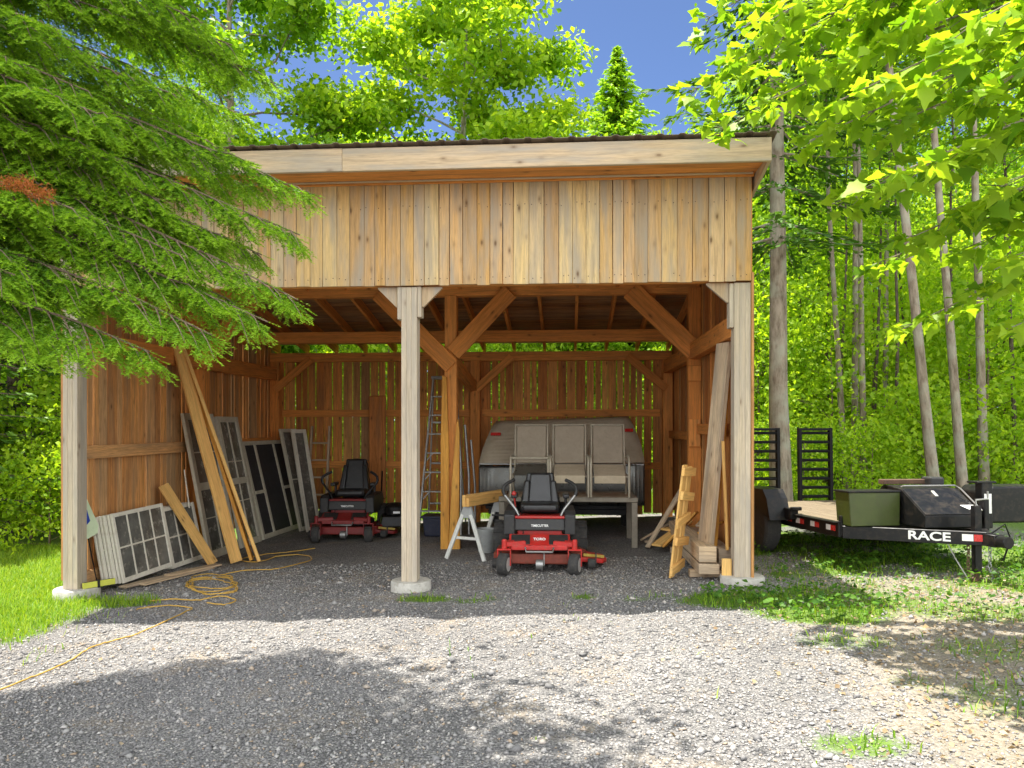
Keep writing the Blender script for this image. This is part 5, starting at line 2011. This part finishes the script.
b.build('top_cap', M['plastgrey'], ld, bevel=.008)

wl = at(320, 520, 12.6)
l2 = thing('ladder', 'narrow wooden ladder leaning on the back wall left of the rear mower', 'ladder', (wl.x, 12.35, zg(wl.x, 12.4)))
for sx in (-1, 1):
    b = MB()
    b.bar((sx * .17, 0, 0), (sx * .15, .30, 1.72), .035, .05, (0, 1, 0))
    b.build('rail', M['greyw'], l2, bevel=.004)
for k in range(1, 6):
    f = k / 6
    b = MB()
    b.bar((-.165 + .02 * f, .30 * f, 1.72 * f), (.165 - .02 * f, .30 * f, 1.72 * f), .03, .03)
    b.build('rung', M['greyw'], l2, bevel=.003)
bt_ = on_ground(431, 543)
tbx = thing('storage_tub', 'dark blue plastic tub on the floor left of the split centre post', 'tub', (bt_.x, 11.3, zg(bt_.x, 11.3)))
b = MB()
b.box((0, 0, .14), (.42, .34, .28), None, None, 0, (1.12, 1.12))
b.build('bin', M['blue'], tbx, bevel=.02, seg=2)
b = MB()
b.box((0, 0, .29), (.52, .43, .03))
b.build('lid', M['blue'], tbx, bevel=.01, seg=2)

bw = at(398, 540, 11.4)
br = thing('push_mower', 'black push machine with a folded handle right of the rear mower', 'mower', (bw.x, 11.3, zg(bw.x, 11.3)), (0, 0, R(15)))
b = MB()
b.box((0, .25, .22), (.50, .52, .16), None, None, 0, (.85, .85)).lathe([(.17, .30), (.17, .42), (.10, .48), (.03, .49)], (0, .25, 0), None, 20)
b.build('body', M['black'], br, smooth=40, bevel=.015, seg=2)
for sx in (-1, 1):
    for y_ in (.02, .48):
        b = MB()
        wheel(b, (sx * .27, y_, .10), .10, .05)
        b.build('wheel', M['rubber'], br, smooth=40)
    b = MB()
    b.tube([(sx * .22, .46, .28), (sx * .21, .78, .62), (sx * .20, .62, .95)], .012, 8)
    b.build('handle', M['black'], br, smooth=50)
b = MB()
b.box((0, -.01, .36), (.10, .02, .03))
b.build('label_plate', M['white'], br)
for k, (px, tp, lab) in enumerate([(457, 402, 'grey metal pole leaning between centre post and silver trailer, leftmost'), (465, 425, 'bent grey pole leaning left of the silver trailer, middle one'), (471, 440, 'short grey pole leaning left of the silver trailer, rightmost')]):
    p = at(px + 4, 530, 11.2 + .1 * k)
    q = at(px, tp, 11.5)
    b = MB()
    b.tube([Vector((p.x, p.y, zg(p.x, p.y))), p.lerp(q, .5) + Vector((.03, 0, 0)), q], .018, 8)
    tag(b.build('metal_pole', M['steel'], None, smooth=50), lab, 'pole', 'metal poles left of the silver trailer')

# ------------------------------------------------------------------ black flat bed trailer outside
ft = thing('flatbed_trailer', 'black flat bed trailer with raised ramps and a green toolbox right of the shed', 'trailer', (2.73, 7.82, zg(2.9, 8) + .0), (R(-1.3), 0, math.atan2(.186, .983)))
BW, BL = 1.50, 2.62
b = MB()
for x_ in (0, BW):
    b.box((x_, BL / 2, .42), (.055, BL, .15)).box((x_ + (-.025 if x_ == 0 else .025), BL / 2, .495), (.10, BL, .012))
for k in range(6):
    b.box((BW / 2, .04 + k * (BL - .08) / 5, .40), (BW - .06, .06, .09))
b.box((BW / 2, .02, .46), (BW, .05, .20))
b.build('bed_frame', M['black'], ft, bevel=.004)
b = MB()
for k in range(10):
    b.box((.075 + k * .15, BL / 2 + .03, .487), (.146, BL - .08, .035))
b.build('deck', M['deck'], ft, bevel=.003)
for y_ in (.10, .42, .74, 1.02):
    b = MB()
    b.box((-.0295, y_, .43), (.004, .085, .055))
    b.build('reflector', M['whitered'], ft)
    b = MB()
    b.box((-.0295, y_ + .09, .43), (.004, .085, .055))
    b.build('reflector', M['white'], ft)
for sx, x_ in ((-1, -.17), (1, BW + .17)):
    b = MB()
    b.prism([(.96, .42), (1.04, .66), (1.14, .76), (1.72, .76), (1.84, .66), (1.92, .42), (1.89, .42), (1.81, .645), (1.70, .735), (1.16, .735), (1.065, .645), (.99, .42)], .25, (x_, 0, 0), Matrix(((0, 0, 1), (1, 0, 0), (0, 1, 0))))
    b.prism([(.97, .43), (1.05, .65), (1.15, .745), (1.71, .745), (1.83, .65), (1.91, .43), (1.44, .60)], .006, (x_ + sx * .122, 0, 0), Matrix(((0, 0, 1), (1, 0, 0), (0, 1, 0))))
    b.build('fender', M['black'], ft, bevel=.005)
    b = MB()
    wheel(b, (x_, 1.44, .335), .335, .20)
    o = b.build('wheel', M['rubber'], ft, smooth=40)
    b = MB()
    b.lathe([(.04, -.06), (.19, -.085), (.20, .085), (.04, .10)], (x_, 1.44, .335), Matrix.Rotation(R(90), 3, 'Y'), 22)
    b.build('rim', M['wheelw'], o, smooth=40)
b = MB()
b.box((-.06, .93, .50), (.10, .16, .12)).box((-.05, .83, .56), (.12, .05, .04))
b.build('step_bracket', M['black'], ft, bevel=.008)
for x_ in (.16, .91):
    b = MB()
    for q in (0, .44):
        b.box((x_ + q, BL - .02, .98), (.045, .06, 1.02))
    b.box((x_ + .22, BL - .02, 1.47), (.44, .055, .035))
    for k in range(8):
        b.box((x_ + .22, BL - .02, .56 + k * .123), (.40, .05, .028), Matrix.Rotation(R(20), 3, 'X'))
    rp = b.build('loading_ramp', M['rampblack'], ft, bevel=.003)
# A-frame, boxes, coupler
cpl = Vector((.95, -.80, .415))
b = MB()
b.bar((.02, .0, .40), cpl, .06, .125).bar((BW - .02, 0, .40), cpl, .06, .125).bar((.32, -.20, .40), (BW - .20, -.20, .40), .05, .08)
b.build('tongue_frame', M['black'], ft, bevel=.004)
d_ = (cpl - Vector((.02, 0, .40))).normalized()
nrm = Vector((d_.y, -d_.x, 0))
pos = Vector((.02, 0, .40)) + d_ * .76 + nrm * .0325
text_mesh('RACE', .112, 'lettering', M['white'], ft, pos - Vector((0, 0, .0)), (R(90), 0, math.atan2(d_.y, d_.x)), .002, 1.3)
for k, mt in ((0, 'white'), (1, 'whitered')):
    b = MB()
    c0 = Vector((.02, 0, .405)) + d_ * (1.03 + .095 * k) + nrm * .033
    b.bar(c0, c0 + d_ * .09, .006, .06)
    b.build('reflector', M[mt], ft)
b = MB()
b.prism([(.02, .47), (.53, .47), (.54, .80), (.0, .80)], .26, (.0, -.02, 0), Matrix.Rotation(R(90), 3, 'X'))
tb1 = b.build('toolbox', M['green'], ft, bevel=.006)
b = MB()
b.box((.27, -.02, .808), (.56, .28, .018))
b.build('lid', M['black'], tb1, bevel=.004)
# black tongue box with sloping lid
b = MB()
b.prism([(-.50, .485), (-.50, .60), (-.14, .83), (.10, .86), (.10, .485)], .58, (.85, 0, 0), Matrix(((0, 0, 1), (1, 0, 0), (0, 1, 0))))
tb2 = b.build('tongue_box', M['black'], ft, bevel=.006)
sl_ = math.atan2(.23, .36)
b = MB()
b.box((.85, -.325, .722), (.58, .42, .012), Matrix.Rotation(sl_, 3, 'X'))
b.build('lid', M['black'], tb2, bevel=.004)
b = MB()
b.box((.84, -.24, .787), (.03, .09, .02), Matrix.Rotation(sl_, 3, 'X'))
b.build('latch', M['alu'], tb2, bevel=.003)
b = MB()
b.prism([(-.07, .03), (.07, .03), (.045, -.035), (-.02, -.035)], .003, (1.06, -.42, .671), Matrix.Rotation(sl_, 3, 'X'))
b.build('decal', M['white'], tb2)
b = MB()
b.tube([(.57, -.12, .85), (.58, -.14, .862), (1.13, -.14, .862), (1.15, -.20, .83), (1.155, -.48, .64)], .008, 7)
b.build('edge_bar', M['steel'], ft, smooth=40)
b = MB()
b.box((.80, .22, .885), (.46, .10, .05))
b.build('stop_board', M['rust'], ft, bevel=.006)
b = MB()
b.box((1.12, .18, .89), (.16, .16, .09))
b.build('winch_case', M['blackm'], ft, bevel=.02, seg=2)
b = MB()
b.box((1.27, -.36, .68), (.11, .10, .44)).box((1.20, -.42, .60), (.05, .14, .30)).box((1.27, -.33, .905), (.20, .16, .02))
wp = b.build('winch_post', M['black'], ft, bevel=.006)
b = MB()
b.box((1.27, -.413, .70), (.075, .004, .19))
b.build('label_plate', M['white'], wp)
b = MB()
b.prism([(1.34, .50), (2.0, .50), (2.03, .53), (2.03, .83), (2.0, .86), (1.40, .86), (1.34, .80)], .42, (0, -.12, 0), Matrix.Rotation(R(90), 3, 'X'))
b.build('side_box', M['black'], ft, bevel=.02, seg=3)
b = MB()
b.box((cpl.x, cpl.y - .02, .41), (.10, .26, .11)).tube([(cpl.x, cpl.y - .12, .41), (cpl.x, cpl.y - .26, .41)], [.05, .055], 12)
b.build('coupler', M['black'], ft, smooth=40, bevel=.006)
b = MB()
jx, jy = cpl.x - .03, cpl.y + .10
b.box((jx, jy, .40), (.065, .065, .62))
jk = b.build('jack', M['black'], ft, bevel=.005)
b = MB()
b.lathe([(.024, .03), (.024, .15)], (jx, jy, 0), None, 12).box((jx, jy, .03), (.16, .14, .02))
b.build('jack_foot', M['rust'], jk, smooth=40)
b = MB()
b.tube([(jx, jy, .71), (jx, jy, .76), (jx + .12, jy, .77), (jx + .12, jy, .84)], .009, 8)
b.build('crank', M['steel'], jk, smooth=40)


def chain(px, py, z0, z1, mat):
    b = MB()
    n = int((z0 - z1) / .036)
    for k in range(n):
        z_ = z0 - k * .036
        a = R(90) * (k % 2) + .4
        ring = []
        for j in range(11):
            t_ = 2 * math.pi * j / 10
            ring.append((px + .003 * math.sin(k) + .014 * math.cos(t_) * math.cos(a), py + .014 * math.cos(t_) * math.sin(a), z_ + .024 * math.sin(t_)))
        b.tube(ring, .0045, 6, cap=False)
    return b.build('safety_chain', M[mat], ft, smooth=40)


chain(jx - .09, jy - .01, .36, .02, 'rust')
chain(cpl.x + .07, cpl.y + .06, .34, .06, 'steel')
b = MB()
b.tube([(cpl.x - .25, cpl.y + .20, .36), (cpl.x - .20, cpl.y + .14, .20), (cpl.x - .13, cpl.y + .07, .02)], .006, 6)
b.build('breakaway_cable', M['steel'], ft, smooth=40)
b = MB()
b.tube([(cpl.x, cpl.y - .05, .47), (cpl.x + .08, cpl.y - .12, .56), (cpl.x + .15, cpl.y - .10, .42), (cpl.x + .12, cpl.y - .04, .22)], .008, 7)
b.build('light_cable', M['black'], ft, smooth=40)
